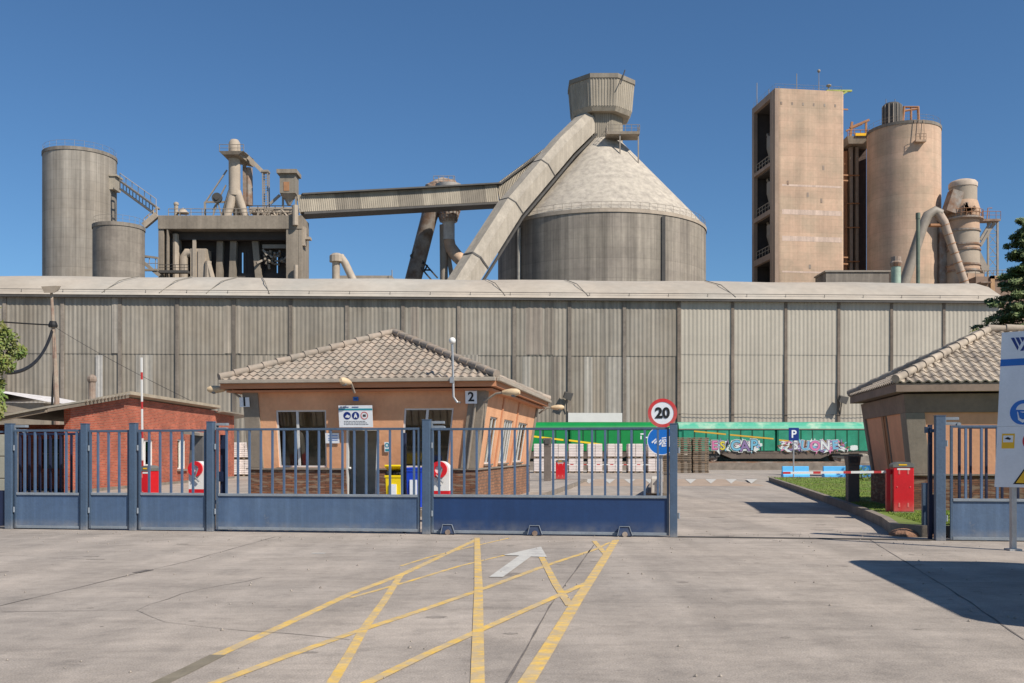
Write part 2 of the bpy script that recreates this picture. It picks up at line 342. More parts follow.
grassb=mat('grass_blade',(.13,.215,.02),.8,var=.3,scale=1.0,bump=0,col2=(.18,.23,.03),c2scale=.4)
kerbm=mat('kerb_concrete',(.21,.175,.14),.9,var=.25,scale=2)
ypaint=mat('yellow_road_paint',(.78,.49,.085),.8,var=.12,scale=3,col2=(.46,.35,.2),c2amt=.72,c2scale=6)
ypaint2=mat('old_brown_road_paint',(.2,.17,.12),.85,var=.2,scale=3)
wpaint=mat('white_road_paint',(.55,.53,.48),.8,var=.12,scale=4,col2=(.34,.32,.30),c2amt=.25,c2scale=4)
humpm=mat('road_hump_tan',(.36,.27,.2),.9,var=.15)
joint=mat('dark_joint',(.14,.12,.105),.95,var=.3,scale=6)
ballast=mat('ballast_gravel',(.26,.23,.2),.95,var=.35,scale=2,bump=.8)
brick=brickmat('red_brick',lin((.72,.34,.235)),lin((.56,.235,.16)),lin((.60,.47,.39)),.24,.07,.009)
stone=brickmat('ledge_stone',lin((.50,.32,.22)),lin((.36,.25,.19)),lin((.20,.15,.12)),.27,.045,.005,warp=.02,extra=lin((.50,.42,.35)))
stone2=brickmat('rubble_stone',lin((.62,.44,.32)),lin((.48,.33,.24)),lin((.42,.33,.27)),.12,.09,.012,warp=.09)
glass=glassmat('window_glass',(.80,.77,.70),.12)
alum=plain('white_aluminium',(.80,.80,.79),.4); woodf=plain('brown_window_frame',(.55,.35,.2),.6)
lampm=mat('lamp_housing_beige',lin((.80,.70,.56)),.6,var=.08)
fascia=mat('dark_concrete_fascia',(.22,.16,.12),.9,var=.18,scale=1)
dirt=mat('red_dirt',(.24,.13,.08),.95,var=.3,scale=3,bump=.8)
leaf1=mat('leaf_olive_green',(.09,.16,.03),.65,var=.35,scale=1.2,bump=0,col2=(.20,.19,.04),c2scale=.9); leaf2=mat('conifer_green',(.09,.145,.045),.7,var=.35,scale=.9,bump=0,col2=(.17,.20,.08),c2scale=.7)
bark=mat('bark',(.12,.085,.06),.95,var=.3,scale=3)
def structure(name,m,material,frame='W',**k): return m.build(name,material,frame=frame,loc=k.pop('loc',(0,0,0)),kind='structure',**k)
# ---------- ground ----------
m=MB(); xs=[-3000,-60,60,3000]; ys=[-200,-5,130,4000]
m.add([(x,y,0) for y in ys for x in xs],[(j*4+i,j*4+i+1,j*4+i+5,j*4+i+4) for j in range(3) for i in range(3)])
gnd=structure('ground',m,asph)
# richer concrete: brushed bands across the yard and slab patches
nt=asph.node_tree; n=nt.nodes; L=nt.links; b=n['Principled BSDF']; src=b.inputs['Base Color'].links[0].from_socket
tc=n.new('ShaderNodeTexCoord'); mp=n.new('ShaderNodeMapping'); mp.inputs['Scale'].default_value=(.22,1.1,1); mp.inputs['Rotation'].default_value=(0,0,.1); L.new(tc.outputs['Object'],mp.inputs[0])
nz=n.new('ShaderNodeTexNoise'); nz.inputs['Scale'].default_value=1; nz.inputs['Detail'].default_value=8; nz.inputs['Roughness'].default_value=.7; nz.inputs['Distortion'].default_value=1.2; L.new(mp.outputs[0],nz.inputs['Vector'])
mr=n.new('ShaderNodeMapRange'); mr.inputs[1].default_value=.3; mr.inputs[2].default_value=.7; mr.inputs[3].default_value=.83; mr.inputs[4].default_value=1.15; L.new(nz.outputs['Fac'],mr.inputs[0])
n2=n.new('ShaderNodeTexNoise'); n2.inputs['Scale'].default_value=70; n2.inputs['Detail'].default_value=3; L.new(tc.outputs['Object'],n2.inputs['Vector'])
mr2=n.new('ShaderNodeMapRange'); mr2.inputs[1].default_value=.3; mr2.inputs[2].default_value=.7; mr2.inputs[3].default_value=.74; mr2.inputs[4].default_value=1.26; L.new(n2.outputs['Fac'],mr2.inputs[0])
mu=n.new('ShaderNodeMath'); mu.operation='MULTIPLY'; L.new(mr.outputs[0],mu.inputs[0]); L.new(mr2.outputs[0],mu.inputs[1])
mp3=n.new('ShaderNodeMapping'); mp3.inputs['Scale'].default_value=(1.5,.09,1); mp3.inputs['Rotation'].default_value=(0,0,.15); L.new(tc.outputs['Object'],mp3.inputs[0]); n3=n.new('ShaderNodeTexNoise'); n3.inputs['Scale'].default_value=1; n3.inputs['Detail'].default_value=5; L.new(mp3.outputs[0],n3.inputs['Vector'])
mr3=n.new('ShaderNodeMapRange'); mr3.inputs[1].default_value=.35; mr3.inputs[2].default_value=.65; mr3.inputs[3].default_value=.88; mr3.inputs[4].default_value=1.08; L.new(n3.outputs['Fac'],mr3.inputs[0])
n4=n.new('ShaderNodeTexNoise'); n4.inputs['Scale'].default_value=2.3; n4.inputs['Detail'].default_value=9; n4.inputs['Roughness'].default_value=.75; L.new(tc.outputs['Object'],n4.inputs['Vector']); mr4=n.new('ShaderNodeMapRange'); mr4.inputs[1].default_value=.32; mr4.inputs[2].default_value=.5; mr4.inputs[3].default_value=.80; mr4.inputs[4].default_value=1.03; L.new(n4.outputs['Fac'],mr4.inputs[0])
mu0=mu; mu=n.new('ShaderNodeMath'); mu.operation='MULTIPLY'; L.new(mu0.outputs[0],mu.inputs[0]); L.new(mr3.outputs[0],mu.inputs[1]); mu0=mu; mu=n.new('ShaderNodeMath'); mu.operation='MULTIPLY'; L.new(mu0.outputs[0],mu.inputs[0]); L.new(mr4.outputs[0],mu.inputs[1])
vs=n.new('ShaderNodeVectorMath'); vs.operation='SCALE'; L.new(src,vs.inputs[0]); L.new(mu.outputs[0],vs.inputs['Scale']); L.new(vs.outputs[0],b.inputs['Base Color'])
def strip(m,pts,wd,z,jit=0):
    P=[Vector((*p,0)) for p in pts]
    if jit:
        Q=[]
        for a,bb in zip(P,P[1:]):
            k=max(2,int((bb-a).length/.35)); Q+=[a.lerp(bb,i/k)+Vector((rnd.uniform(-jit,jit),rnd.uniform(-jit,jit),0)) for i in range(k)]
        P=Q+[P[-1]]
    vs=[]
    for i,p in enumerate(P):
        d=(P[min(i+1,len(P)-1)]-P[max(i-1,0)]).normalized(); nn=Vector((-d.y,d.x,0))*wd/2*(1 if not jit else rnd.uniform(.3,1.3)); vs+=[(p.x+nn.x,p.y+nn.y,z),(p.x-nn.x,p.y-nn.y,z)]
    m.add(vs,[(2*i,2*i+1,2*i+3,2*i+2) for i in range(len(P)-1)])
def gp(*px): return [Gd(*p) for p in px]
m=MB(); strip(m,gp((594,545),(550,606),(507,683),(470,760)),.02,.004,.003)
strip(m,gp((275,537),(185,562),(60,592),(0,606)),.016,.004,.012); strip(m,gp((0,612),(135,611),(165,622),(250,631),(350,640)),.01,.004,.03); strip(m,gp((135,611),(180,594),(262,578),(300,577)),.009,.004,.03)
strip(m,gp((676,537.5),(800,538.5),(930,541)),.05,.004,.005); strip(m,gp((870,540),(960,596),(1024,640)),.02,.004,.01)
structure('pavement_joints',m,joint)
m=MB(); strip(m,gp((136,573),(150,570)),.12,.004); structure('tar_patch',m,joint)
stain=mat('oil_stain_concrete',(.235,.20,.17),.85,var=.2,scale=3,col2=(.29,.25,.21),c2scale=2.5)
def blotch(m,c,r,z,sx=1):
    m.add([(c[0]+sx*r*math.cos(2*math.pi*i/22)*rnd.uniform(.6,1.15),c[1]+r*math.sin(2*math.pi*i/22)*rnd.uniform(.6,1.15),z) for i in range(22)],[tuple(range(22))])
m=MB()
for i in range(46): blotch(m,(rnd.uniform(-7,7),rnd.uniform(7,18.5)),rnd.choice([.02,.03,.05,.09]),.0022+i*.00001,rnd.uniform(.8,1.8))
for i in range(14): blotch(m,(rnd.uniform(3.5,7.5),rnd.uniform(19,34)),rnd.choice([.05,.1,.18]),.0024+i*.00001,1.3)
structure('oil_stains',m,stain)
g=random.Random(31); m=MB()
for i in range(420):
    x,y=g.uniform(-9,9),g.uniform(6.5,18.6)
    if g.random()<.4: x,y=g.uniform(-10,7),18.9-.14*x+g.uniform(-.3,.15)
    r_=g.uniform(.006,.02); m.add([(x-r_,y,0.003),(x,y-r_,.003),(x+r_,y,.003),(x,y+r_,.003),(x,y,r_*1.3)],[(0,1,4),(1,2,4),(2,3,4),(3,0,4)])
m.build('loose_grit',mat('grit',(.28,.24,.2),.9,var=.4,scale=5),loc=(0,0,0),kind='stuff')
Y=.002
m=MB()
for pts,wd in ((((478,539),(401,575),(350,594),(280,627),(218,655)),.11),(((510,538),(470,547),(430,557),(401,566)),.06),(((506,555),(460,566),(407,582),(350,598)),.07)):
    Y+=.0004; strip(m,gp(*pts),wd*.92,Y)
structure('yellow_line',m,ypaint)
Y=.0036; m=MB()
for pts,wd in ((((594,550),(545,566),(486,588),(420,611),(350,634),(280,659),(205,687)),.1),(((610,542.5),(594,550)),.07),
   (((594,541),(606,555)),.09),(((541,556),(556,585),(570,606)),.1)): Y+=.0004; strip(m,gp(*pts),wd*.92,Y)
structure('yellow_line',m,ypaint)
Y=.0054; m=MB()
for pts,wd in ((((592,581),(560,595),(486,628),(430,653),(360,687)),.1),(((616,540),(596,572),(577,601),(548,649),(524,687)),.13),(((401,575),(383,603),(364,629),(350,654),(330,687)),.09)): Y+=.0004; strip(m,gp(*pts),wd*.92,Y)
structure('yellow_line',m,ypaint)
m=MB(); strip(m,gp((477,538),(478.5,587),(477.5,687)),.1,.007); structure('yellow_line',m,ypaint)
m=MB(); strip(m,gp((218,655),(190,669),(150,688)),.13,.0029); structure('worn_line',m,ypaint2)
m=MB(); m.add([(*p,.008) for p in gp((489,577.5),(503,577.5),(531,557),(519,556))],[(0,1,2,3)]); m.add([(*p,.008) for p in gp((503,555.5),(541,547),(547,557.5),(531,557),(519,556))],[(0,1,2,3,4)])
structure('white_arrow',m,wpaint)
m=MB(); strip(m,gp((312,553.5),(325,553.5)),.12,.005); structure('paint_spot',m,wpaint)
# speed hump
m=MB(); h0=Gd(676,487);h1=Gd(768,487); x0,x1=h0[0]-12,h1[0]+.2
m.prism([(47,0),(48.2,.05),(56.8,.06),(58,0)],'x',x0,x1); structure('speed_hump',m,humpm)
m=MB()
for i in range(9):
    kx=(751.5-i*20.3-512)/1000; m.add([(kx*56.6-.32,56.6,.068),(kx*56.6+.32,56.6,.068),(kx*48.8,48.8,.062)],[(0,2,1)])
structure('hump_triangles',m,wpaint)
# gate rail in the ground, right pavement strip
m=MB(); m.box(3.0,8.6,-.05,.05,.004,.02); structure('gate_rail',m,darkst,'G')
# ---------- right island with kerb and lawn ----------
kb=[(7.3,1.2),(7.55,3.2),(7.75,6.6),(7.95,12),(8.3,24),(8.62,37)]
pts=[(30,1.2)]+kb[::1]+[(9.3,37.9),(30,37.9)]
m=MB(); m.prism(pts,'z',-.02,.185); structure('lawn',m,grassm,'G')
def kerbline(path,wd,h,name='kerb',frame='G'):
    m=MB(); P=[Vector((*p,0)) for p in path]; lf=[];rt=[]
    for i,p in enumerate(P):
        d=(P[min(i+1,len(P)-1)]-P[max(i-1,0)]).normalized(); nn=Vector((-d.y,d.x,0))*wd/2; lf.append(p+nn); rt.append(p-nn)
    for i in range(len(P)-1):
        m.hexa([(*lf[i].xy,-.02),(*rt[i].xy,-.02),(*rt[i+1].xy,-.02),(*lf[i+1].xy,-.02),(*lf[i].xy,h),(*rt[i].xy,h),(*rt[i+1].xy,h),(*lf[i+1].xy,h)])
    structure(name,m,kerbm,frame)
kerbline([(12,.6),(8.6,.62),(7.7,.8)]+kb+[(8.8,37.7),(9.3,38),(22,38)],.16,.22)
m=MB(); k=0
for i in range(70000):
    b_=1.5+38*(rnd.random()**2.2); a_=(8.1 if b_>10 else 7.95)+.02*max(0,b_-10)+rnd.random()*(2.3+b_*.35)
    if a_>8.7 and 6.3<b_<11.6 or a_<7.75+.05*b_ and b_<7 and False: continue
    t=rnd.random()*6.28; h=rnd.uniform(.012,.04); wd=.006+b_*.00045; dx,dy=math.cos(t)*wd,math.sin(t)*wd; lx,ly=rnd.uniform(-.03,.03),rnd.uniform(-.03,.03)
    m.add([(a_-dx,b_-dy,.182),(a_+dx,b_+dy,.182),(a_+lx,b_+ly,.182+h)],[(0,1,2)])
m.build('grass',grassb,frame='G',loc=(0,0,0),kind='stuff')
# left pad
m=MB(); m.prism([(-9.6,5.2),(-1.25,5.2),(-1.25,34),(-9.6,34)],'z',-.02,.15); structure('pavement',m,asph,'G')
kerbline([(-9.7,5.1),(-1.2,5.1),(-1.2,34.1),(-9.7,34.1)],.14,.165)
m=MB(); x,y=Gd(655,493); gx=A(655,22)
i0,i1=A(646,17),A(667,17); m.prism([(i0,16.5),(i1,16.5),(i1,30),(i0,30)],'z',-.02,.16); structure('traffic_island',m,kerbm,'G')
# platform wall & rail bed
m=MB(); m.box(-90,45,89,89.6,0,.62); structure('platform_edge_wall',m,kerbm)
m=MB(); m.box(-90,120,89.6,107,-.02,.55); m.box(-90,120,98.2,106.9,.5,1.25); structure('railway_ballast',m,ballast)  # second box is a raised shoulder added so the gap under the wagons stays dark
m=MB()
for y in (94.3,95.75): m.box(-90,60,y-.04,y+.04,.55,.7)
structure('railway_rails',m,rust)
m=MB()
for a0 in ((9.6,1.0,.16),(9.0,.95,.12),(8.5,1.05,.09)):
    m.sphere((a0[0]-1.0,a0[1],0),.35,10,.45,0,90)
structure('soil_heap',m,dirt,'G')
# ---------- gates ----------
def post(name,px,b,wpx,ytop,label,box=False,mt=None):
    a=A(px,b); Y_=Yg(px,b); w_=wpx*Y_/1000; zt=Zg(px,ytop,b); t=thing(name,label,'gate post',(a,b,0),'G','gate posts')
    q=MB(); q.box(a-w_/2,a+w_/2,b-.07,b+.07,0,zt); q.build('column',mt or bluepost,t,bevel=.008)
    q=MB(); q.box(a-w_/2-.006,a+w_/2+.006,b-.076,b+.076,zt,zt+.012); q.build('cap',mt or bluepost,t)
    for z in (.35,zt-.55):
        q=MB(); q.tube([(a+w_/2+.025,b-.02,z),(a+w_/2+.025,b-.02,z+.11)],.022,8); q.build('hinge',dust_edge,t)
    if box:
        q=MB(); q.box(a+w_/2+.003,a+w_/2+.25,b+.02,b+.14,zt-.07,zt-.02); q.box(a+w_/2+.003,a+w_/2+.22,b+.02,b+.14,zt-.16,zt-.11); q.box(a+w_/2+.003,a+w_/2+.03,b+.02,b+.14,zt-.11,zt-.07)
        q.tube([(a+w_/2+.24,b-.02,zt-.15),(a+w_/2+.24,b+.1,zt-.15)],.035,10); q.build('guide_bracket',dust_edge,t)
    return t
def leaf(label,b,px0,px1,pitch,ytop,ymid,ybot,pmat,first=None,bw=.042,cat='gate',wheels=(),lab=True,dark=False,group='blue steel gates'):
    a0,a1=A(px0,b),A(px1,b); pc=(px0+px1)/2; zt,zm,zb=Zg(pc,ytop,b),Zg(pc,ymid,b),Zg(pc,ybot,b)
    t=thing('steel_gate',label,cat,((a0+a1)/2,b,0),'G',group); q=MB(); e=.045
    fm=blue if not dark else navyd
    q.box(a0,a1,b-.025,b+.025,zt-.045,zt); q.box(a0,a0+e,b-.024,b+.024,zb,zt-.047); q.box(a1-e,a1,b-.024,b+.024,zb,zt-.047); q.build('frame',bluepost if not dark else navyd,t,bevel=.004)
    q=MB(); q.box(a0+e,a1-e,b-.032,b+.025,zm-.05,zm); q.build('middle_rail',dust_edge if not dark else navyd,t,bevel=.004)
    q=MB(); q.box(a0+e,a1-e,b-.03,b+.025,zb,zb+.055); q.build('bottom_rail',dust_edge,t,bevel=.004)
    q=MB(); q.box(a0+e,a1-e,b-.006,b+.006,zb+.057,zm-.052); q.build('sheet_panel',pmat,t)
    Yc=Yg(pc,b); st_=pitch*Yc/1000; x=a0+(first*Yc/1000 if first else st_)
    src=None
    while x<a1-.08:
        if src is None:
            q=MB(); q.box(x-bw/2,x+bw/2,b-.02,b+.02,zm,zt-.047); src=q.build('bar',fm,t,bevel=.003); x0=x
        else:
            c=src.copy(); C.objects.link(c); c.location=(x-x0,0,0); c.parent=t
        x+=st_
    for wp in wheels:
        a=A(wp,b-.08); q=MB(); q.prism([(a-.14,zb-.0),(a-.1,zb+.17),(a+.08,zb+.17),(a+.14,zb)],'y',b-.1,b-.034)
        hb=q.build('wheel_bracket',navy,t)
        q=MB(); q.tube([(a-.14,b-.108,zb),(a-.1,b-.108,zb+.17),(a+.08,b-.108,zb+.17),(a+.14,b-.108,zb)],.009,6); q.build('bracket_edge',dust_edge,hb)
        q=MB(); disc(q,(a,b-.102,.05),.05,(1,0,0),(0,0,1),-.0,.02); q.build('wheel',rust,hb,smooth=40)
    return t
post('gate_post',10,0,7.6,424,'leftmost blue gate post, in front of the pale concrete panel wall',True)
post('gate_post',85.2,0,6.5,424,'blue gate post between the leftmost gate and the narrow pedestrian gate')
post('gate_post',133.8,0,6.6,423.5,'blue gate post between the narrow pedestrian gate and the gate before the striped barrier arm')
post('gate_post',211,0,7,422,'blue gate post just left of the wide gate in front of the guardhouse',True)
post('gate_post',426.8,0,8.3,420,'tall blue gate post where the wide gate meets the navy sliding gate',True)
post('gate_post',673.5,0,7.6,424,'blue gate post below the round 20 sign at the edge of the open driveway')
post('gate_post',939.8,0,9.6,416,'tall blue gate post at the right side of the open driveway',True)
leaf('leftmost blue barred gate in front of the shaded brick porch',0,15,81.5,11.3,429.5,492.6,528.2,blue,10.8)
leaf('narrow three-bar blue pedestrian gate before the brick wall',0,89.5,129.8,11.4,430,492.6,528.6,blue,9.3)
leaf('blue barred gate in front of the red barrier housing and the brick windows',0,139,206.3,11.7,429.5,492.8,530,blue,11)
leaf('widest pale blue barred gate, across the front of guardhouse 1',0,216.4,420,12.2,428,494,530.6,blue,11.0)
leaf('navy blue sliding gate on wheel brackets, next to the round 20 sign',.0,431.5,669.2,12.95,427.6,495,534.2,navy,8,wheels=(448,535,625))
leaf('blue barred gate partly hidden by the white safety board at right',0,950,1120,15,425,499,540.8,blue,15)
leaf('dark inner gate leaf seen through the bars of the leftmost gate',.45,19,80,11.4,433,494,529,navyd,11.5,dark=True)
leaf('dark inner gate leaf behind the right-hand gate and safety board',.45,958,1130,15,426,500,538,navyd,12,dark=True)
# stop post and stub of the sliding gate
a=A(930,.25); t=thing('gate_stop_post','slim dark navy stop post just left of the tall right gate post','gate post',(a,.25,0),'G'); q=MB(); q.box(a-.03,a+.03,.2,.3,0,2.1); q.build('column',navyd,t)
q=MB(); q.box(a-.02,a+.22,.28,.36,.1,.82); q.build('lower_sheet',navyd,t); q=MB(); q.tube([(a-.02,.15,1.98),(a+.1,.15,2.0)],.03,8); q.tube([(a-.05,.25,1.95),(a-.05,.25,2.06)],.05,8); q.build('guide_roller',bluepost,t,smooth=40)
a=A(224,.3); t=thing('gate_stop_post','dark navy post standing just behind the left end of the widest gate','gate post',(a,.3,0),'G'); q=MB(); q.box(a-.06,a+.06,.25,.35,0,1.95); q.build('column',navyd,t); q=MB(); q.box(a-.1,a+.02,.2,.25,1.0,1.2); q.build('lock_box',navyd,t)
a=A(404.5,.3); t=thing('gate_stop_post','dark navy post behind the widest gate, in front of the yellow and blue bins','gate post',(a,.3,0),'G'); q=MB(); q.box(a-.03,a+.03,.25,.35,0,1.98); q.build('column',navyd,t); q=MB(); q.box(a-.05,a+.05,.2,.25,1.05,1.2); q.build('lock_box',navyd,t)
a,b_=7.78,.9; t=thing('bollard','short slim blue bollard by the kerb end at the right gate post','bollard',(a,b_,0),'G'); q=MB(); q.box(a-.05,a+.05,b_-.05,b_+.05,0,1.0); q.build('shaft',bluepost,t,bevel=.006); q=MB(); q.box(a-.055,a+.055,b_-.055,b_+.055,1.0,1.015); q.build('cap',bluepost,t)
# concrete panel wall at the far left
t=thing('concrete_panel_wall','pale precast concrete panel wall at the left edge behind the gate','wall',(-12,1.6,0),'G')
for i in range(4):
    q=MB(); q.box(-16,A(11,1.6),1.55,1.65,.5*i+.01,.5*i+.495); q.build('panel',mat('precast_concrete',(.36,.34,.27),.9,var=.12,scale=1),t,bevel=.01)
q=MB(); q.box(A(11,1.6)+.002,A(11,1.6)+.12,1.5,1.7,0,2.08); q.build('support_post',kerbm,t)
a=A(-3,0); t=thing('blue_fence','blue fence section running off the left edge of the photo','fence',(a-2,0,0),'G'); q=MB(); q.box(a-6,A(6,0),-.02,.02,.06,.8); q.build('sheet_panel',navyd,t); q=MB(); q.box(a-6,A(6,0),-.02,.02,2.0,2.04); q.build('top_rail',bluepost,t)
# ---------- tiled guardhouses ----------
def hip_house(F,label,a0,a1,b0,b1,z0,zs,zt,oh,ez,rh,lean,lr,lf,front_ops,side_ops,side,wallm,wallm2,tm,stm,fasc,beam):
    t=thing('guardhouse',label,'guardhouse',((a0+a1)/2,(b0+b1)/2,0),F)
    cor=[(a0,b0),(a1,b0),(a1,b1),(a0,b1)]; out=[(a0-lean,b0-lf),(a1+lr,b0-lf),(a1+lr,b1+lean),(a0-lean,b1+lean)]
    nr=[(0,-1,0),(1,0,0),(0,1,0),(-1,0,0)]; maps=[]
    for i in range(4):
        p,q=cor[i],cor[(i+1)%4]; P,Q=out[i],out[(i+1)%4]
        f,L_,H_=mapper((*p,zs),(*q,zs),(*P,zt),(*Q,zt),nr[i]); maps.append((f,L_,H_))
    for i in range(4):
        ops=front_ops if i==0 else side_ops if i==side else []
        q=MB(); mwall(q,*maps[i],[o[:4] for o in ops],.14); q.build('wall',wallm if i==0 else wallm2,t)
    q=MB()
    return t,maps
def window(t,f,s0,s1,t0,t1,mull=(),fm=None,n=-.09,w_=.045,ledge=True,gl=None):
    q=MB(); mbox(q,f,s0,s1,t0,t0+w_,n,n+.05); mbox(q,f,s0,s1,t1-w_,t1,n,n+.05); mbox(q,f,s0,s0+w_,t0+w_,t1-w_,n,n+.05); mbox(q,f,s1-w_,s1,t0+w_,t1-w_,n,n+.05)
    for u in mull: mbox(q,f,s0+u-w_*.7,s0+u+w_*.7,t0+w_,t1-w_,n-.002,n+.052)
    wd=q.build('window',fm or alum,t); q=MB(); mbox(q,f,s0+w_,s1-w_,t0+w_,t1-w_,n+.02,n+.026); q.build('pane',gl or glass,wd)
    if ledge: q=MB(); mbox(q,f,s0-.05,s1+.05,t0-.05,t0-.003,-.12,.05); q.build('sill',kerbm,wd)
def roof_for(t,a0,a1,b0,b1,ez,rh,tm,fasc,ft,gut,axis='b'):
    """hip roof over eave rectangle; ridge along the longer axis"""
    wd,dp=a1-a0,b1-b0; h=min(wd,dp)/2
    if dp>=wd: r0,r1=((a0+a1)/2,b0+h,ez+rh),((a0+a1)/2,b1-h,ez+rh)
    else: r0,r1=(a0+h,(b0+b1)/2,ez+rh),(a1-h,(b0+b1)/2,ez+rh)
    c=[(a0,b0,ez),(a1,b0,ez),(a1,b1,ez),(a0,b1,ez)]
    q=MB(); q.add(c+[r0,r1]+[(x,y,ez-ft) for x,y,_ in c],[]); k=0
    if dp>=wd: q.f=[(0,1,4),(1,2,5,4),(2,3,5),(3,0,4,5)]
    else: q.f=[(0,1,5,4),(1,2,5),(2,3,4,5),(3,0,4)]
    q.f+=[(0,6,7,1),(1,7,8,2),(2,8,9,3),(3,9,6,0),(9,8,7,6)]
    rf=q.build('roof_deck',fasc,t)
    q=MB(); e=.04
    if dp>=wd:
        tiles(q,c[0],c[1],r0,r0); tiles(q,c[1],c[2],r0,r1); tiles(q,c[2],c[3],r1,r1); tiles(q,c[3],c[0],r1,r0)
    else:
        tiles(q,c[0],c[1],r0,r1); tiles(q,c[1],c[2],r1,r1); tiles(q,c[2],c[3],r1,r0); tiles(q,c[3],c[0],r0,r0)
    q.build('roof_tiles',tm,t,smooth=35)
    q=MB(); up=Vector((0,0,.07))
    ends=[r0,r1,r1,r0] if dp>=wd else [r0,r1,r1,r0]
    prs=[(c[0],r0),(c[1],r0 if dp>=wd else r1),(c[2],r1),(c[3],r1 if dp>=wd else r0)]
    for p,r_ in prs: ridge(q,Vector(p)+up,Vector(r_)+up)
    if (Vector(r1)-Vector(r0)).length>.3: ridge(q,Vector(r0)+up,Vector(r1)+up)
    q.build('ridge_tiles',tm,t,smooth=40)
    if gut:
        q=MB(); g=.06
        for p,r_ in ((c[0],c[1]),(c[1],c[2])):
            nn=Vector((0,-1,0)) if p==c[0] else Vector((1,0,0)); q.bar(Vector(p)+nn*g+Vector((0,0,-.02)),Vector(r_)+nn*g+Vector((0,0,-.02)),.11,.10)
        q.build('gutter',mat('gutter_grey',(.34,.29,.23),.6,var=.15),t,bevel=.015)
# left house
LA0,LA1,LB0,LB1=A(251,6.55),A(474,6.55),6.55,17.0
def fa(px): return A(px,6.4)-LA0
WZ=lambda py:Zg(380,py,6.4)-1.15
dtop=WZ(428.5)
fops=[(fa(277),fa(325),WZ(467.5),WZ(409.5)),(fa(344.5),fa(376),0,dtop),(fa(399),fa(446),WZ(467.5),WZ(408.5))]
def bside(px,a=LA1+.1):
    k=(px-512)/1000; Y_=(-a-19.24*st)/(st-k*ct) if abs(st-k*ct)>1e-6 else 0
    X_=k*Y_; return X_*st+(Y_-19.24)*ct
sops=[(1.35,2.55,.12,1.42),(3.7,5.5,.12,1.42),(6.6,8.7,.12,1.42)]
t,mp_=hip_house('G','orange guardhouse with grey tiled hip roof and number plates 1 and 2',LA0,LA1,LB0,LB1,.15,1.15,3.2,.6,3.4,1.75,.08,.33,.27,fops,sops,1,orange,orange,tilem,stone,orange2,None)
LH=t; f0,L0,H0=mp_[0]; f1,L1,H1=mp_[1]; f3,L3,H3=mp_[3]
for o in (fops[0],fops[2]): window(t,f0,*o,mull=(((fa(297)-fa(277)),) if o is fops[0] else (fa(421)-fa(399),)))
for i,o in enumerate(sops):
    window(t,f1,*o,mull=((.45,),(.5,.95,1.4),(.6,1.2))[i] if i else (.6,),fm=alum)
q=MB(); s0,s1=fops[1][0],fops[1][1]
mbox(q,f0,s0,s0+.05,-.95,dtop,-.1,.0); mbox(q,f0,s1-.05,s1,-.95,dtop,-.1,0); mbox(q,f0,s0+.05,s1-.05,dtop-.05,dtop,-.1,0); dr=q.build('door_frame',alum,t)
q=MB(); hx,hz=s1-.06,1; 
p0,p1=f0(s1-.07,-.93,-.12),f0(s1-.07,dtop-.06,-.12)
q.hexa([p0+Vector((0,0,0)),p0+Vector((.04,0,0)),p0+Vector((-.12,.75,0)),p0+Vector((-.16,.75,0)),p1,p1+Vector((.04,0,0)),p1+Vector((-.12,.75,0)),p1+Vector((-.16,.75,0))])
dl=q.build('door',alum,t); q=MB(); q.sphere((f0(s0+.09,.02,-.04)),.035,8); q.build('handle',white,dr)
# stone base
q=MB(); d0,d1=LA0+s0,LA0+s1; o=.05
q.box(LA0-o,d0,LB0-o,LB0+.2,.14,1.13); q.box(d1,LA1+o,LB0-o,LB0+.2,.14,1.13); q.box(LA0-o,LA0+.2,LB0+.2,LB1+o,.14,1.13); q.box(LA0+.2,LA1+o,LB1-.2,LB1+o,.14,1.13); q.build('stone_base',stone,t)
q=MB(); q.box(LA1-.2,LA1+o,LB0+.2,LB1-.2,.14,1.13); q.build('stone_base',stone2,t)
q=MB(); q.box(LA1-.15,LA1+.1,LB0-.08,LB1+.08,1.131,1.175); q.box(LA0-.1,d0,LB0-.1,LB0+.1,1.131,1.17); q.box(d1,LA1-.15,LB0-.1,LB0+.1,1.131,1.17); q.build('ledge',kerbm,t)
q=MB(); q.box(LA0+.2,LA1-.2,LB0+.2,LB1-.2,.151,.17); q.build('floor',pill,t)
q=MB(); q.box(LA0+.2,LA1-.2,LB0+1.7,LB0+1.8,.17,3.1); q.build('partition',mat('beige_partition',(.72,.66,.55),.9),t)
q=MB(); q.box(LA0+.5,LA0+2.2,LB0+.9,LB0+1.5,.17,.95); q.box(LA1-1.9,LA1-.5,LB0+.9,LB0+1.5,.17,.95); q.build('desk',woodf,t)
# leaning pillars
for nm,f,s_a,s_b in (('f',f0,-.04,.37),('f',f0,L0-.36,L0+.04),('s',f1,-.02,.42),('s',f1,L1-.35,L1+.02),('s',f3,L3-.4,L3+.02)):
    q=MB(); mbox(q,f,s_a,s_b,0.02,H0+.0,-.1,.045); q.build('corner_pillar',pill,t,bevel=.01)
q=MB(); q.tube([f0(L0-.17,0.02,.075),f0(L0-.17,H0,.075)],.035,8); q.build('downpipe',greyst,t,smooth=40)
for s_ in (3.1,6.05):
    q=MB(); mbox(q,f1,s_-.12,s_+.06,0,H1,-.1,.03); q.build('wall_pilaster',orange2,t)
EA0,EA1,EB0,EB1=LA0-.6,LA1+.68,LB0-.6,LB1+.6
q=MB(); q.box(EA0+.12,EA1-.12,EB0+.12,EB1-.12,3.18,3.23); q.build('soffit',orange2,t)
roof_for(t,EA0,EA1,EB0,EB1,3.47,1.58,tilem,orange2,.2,True)
q=MB(); q.box(LA0-.0,LA1+.2,LB0-.1,LB1+.0,3.12,3.179); q.build('ceiling',white,t)
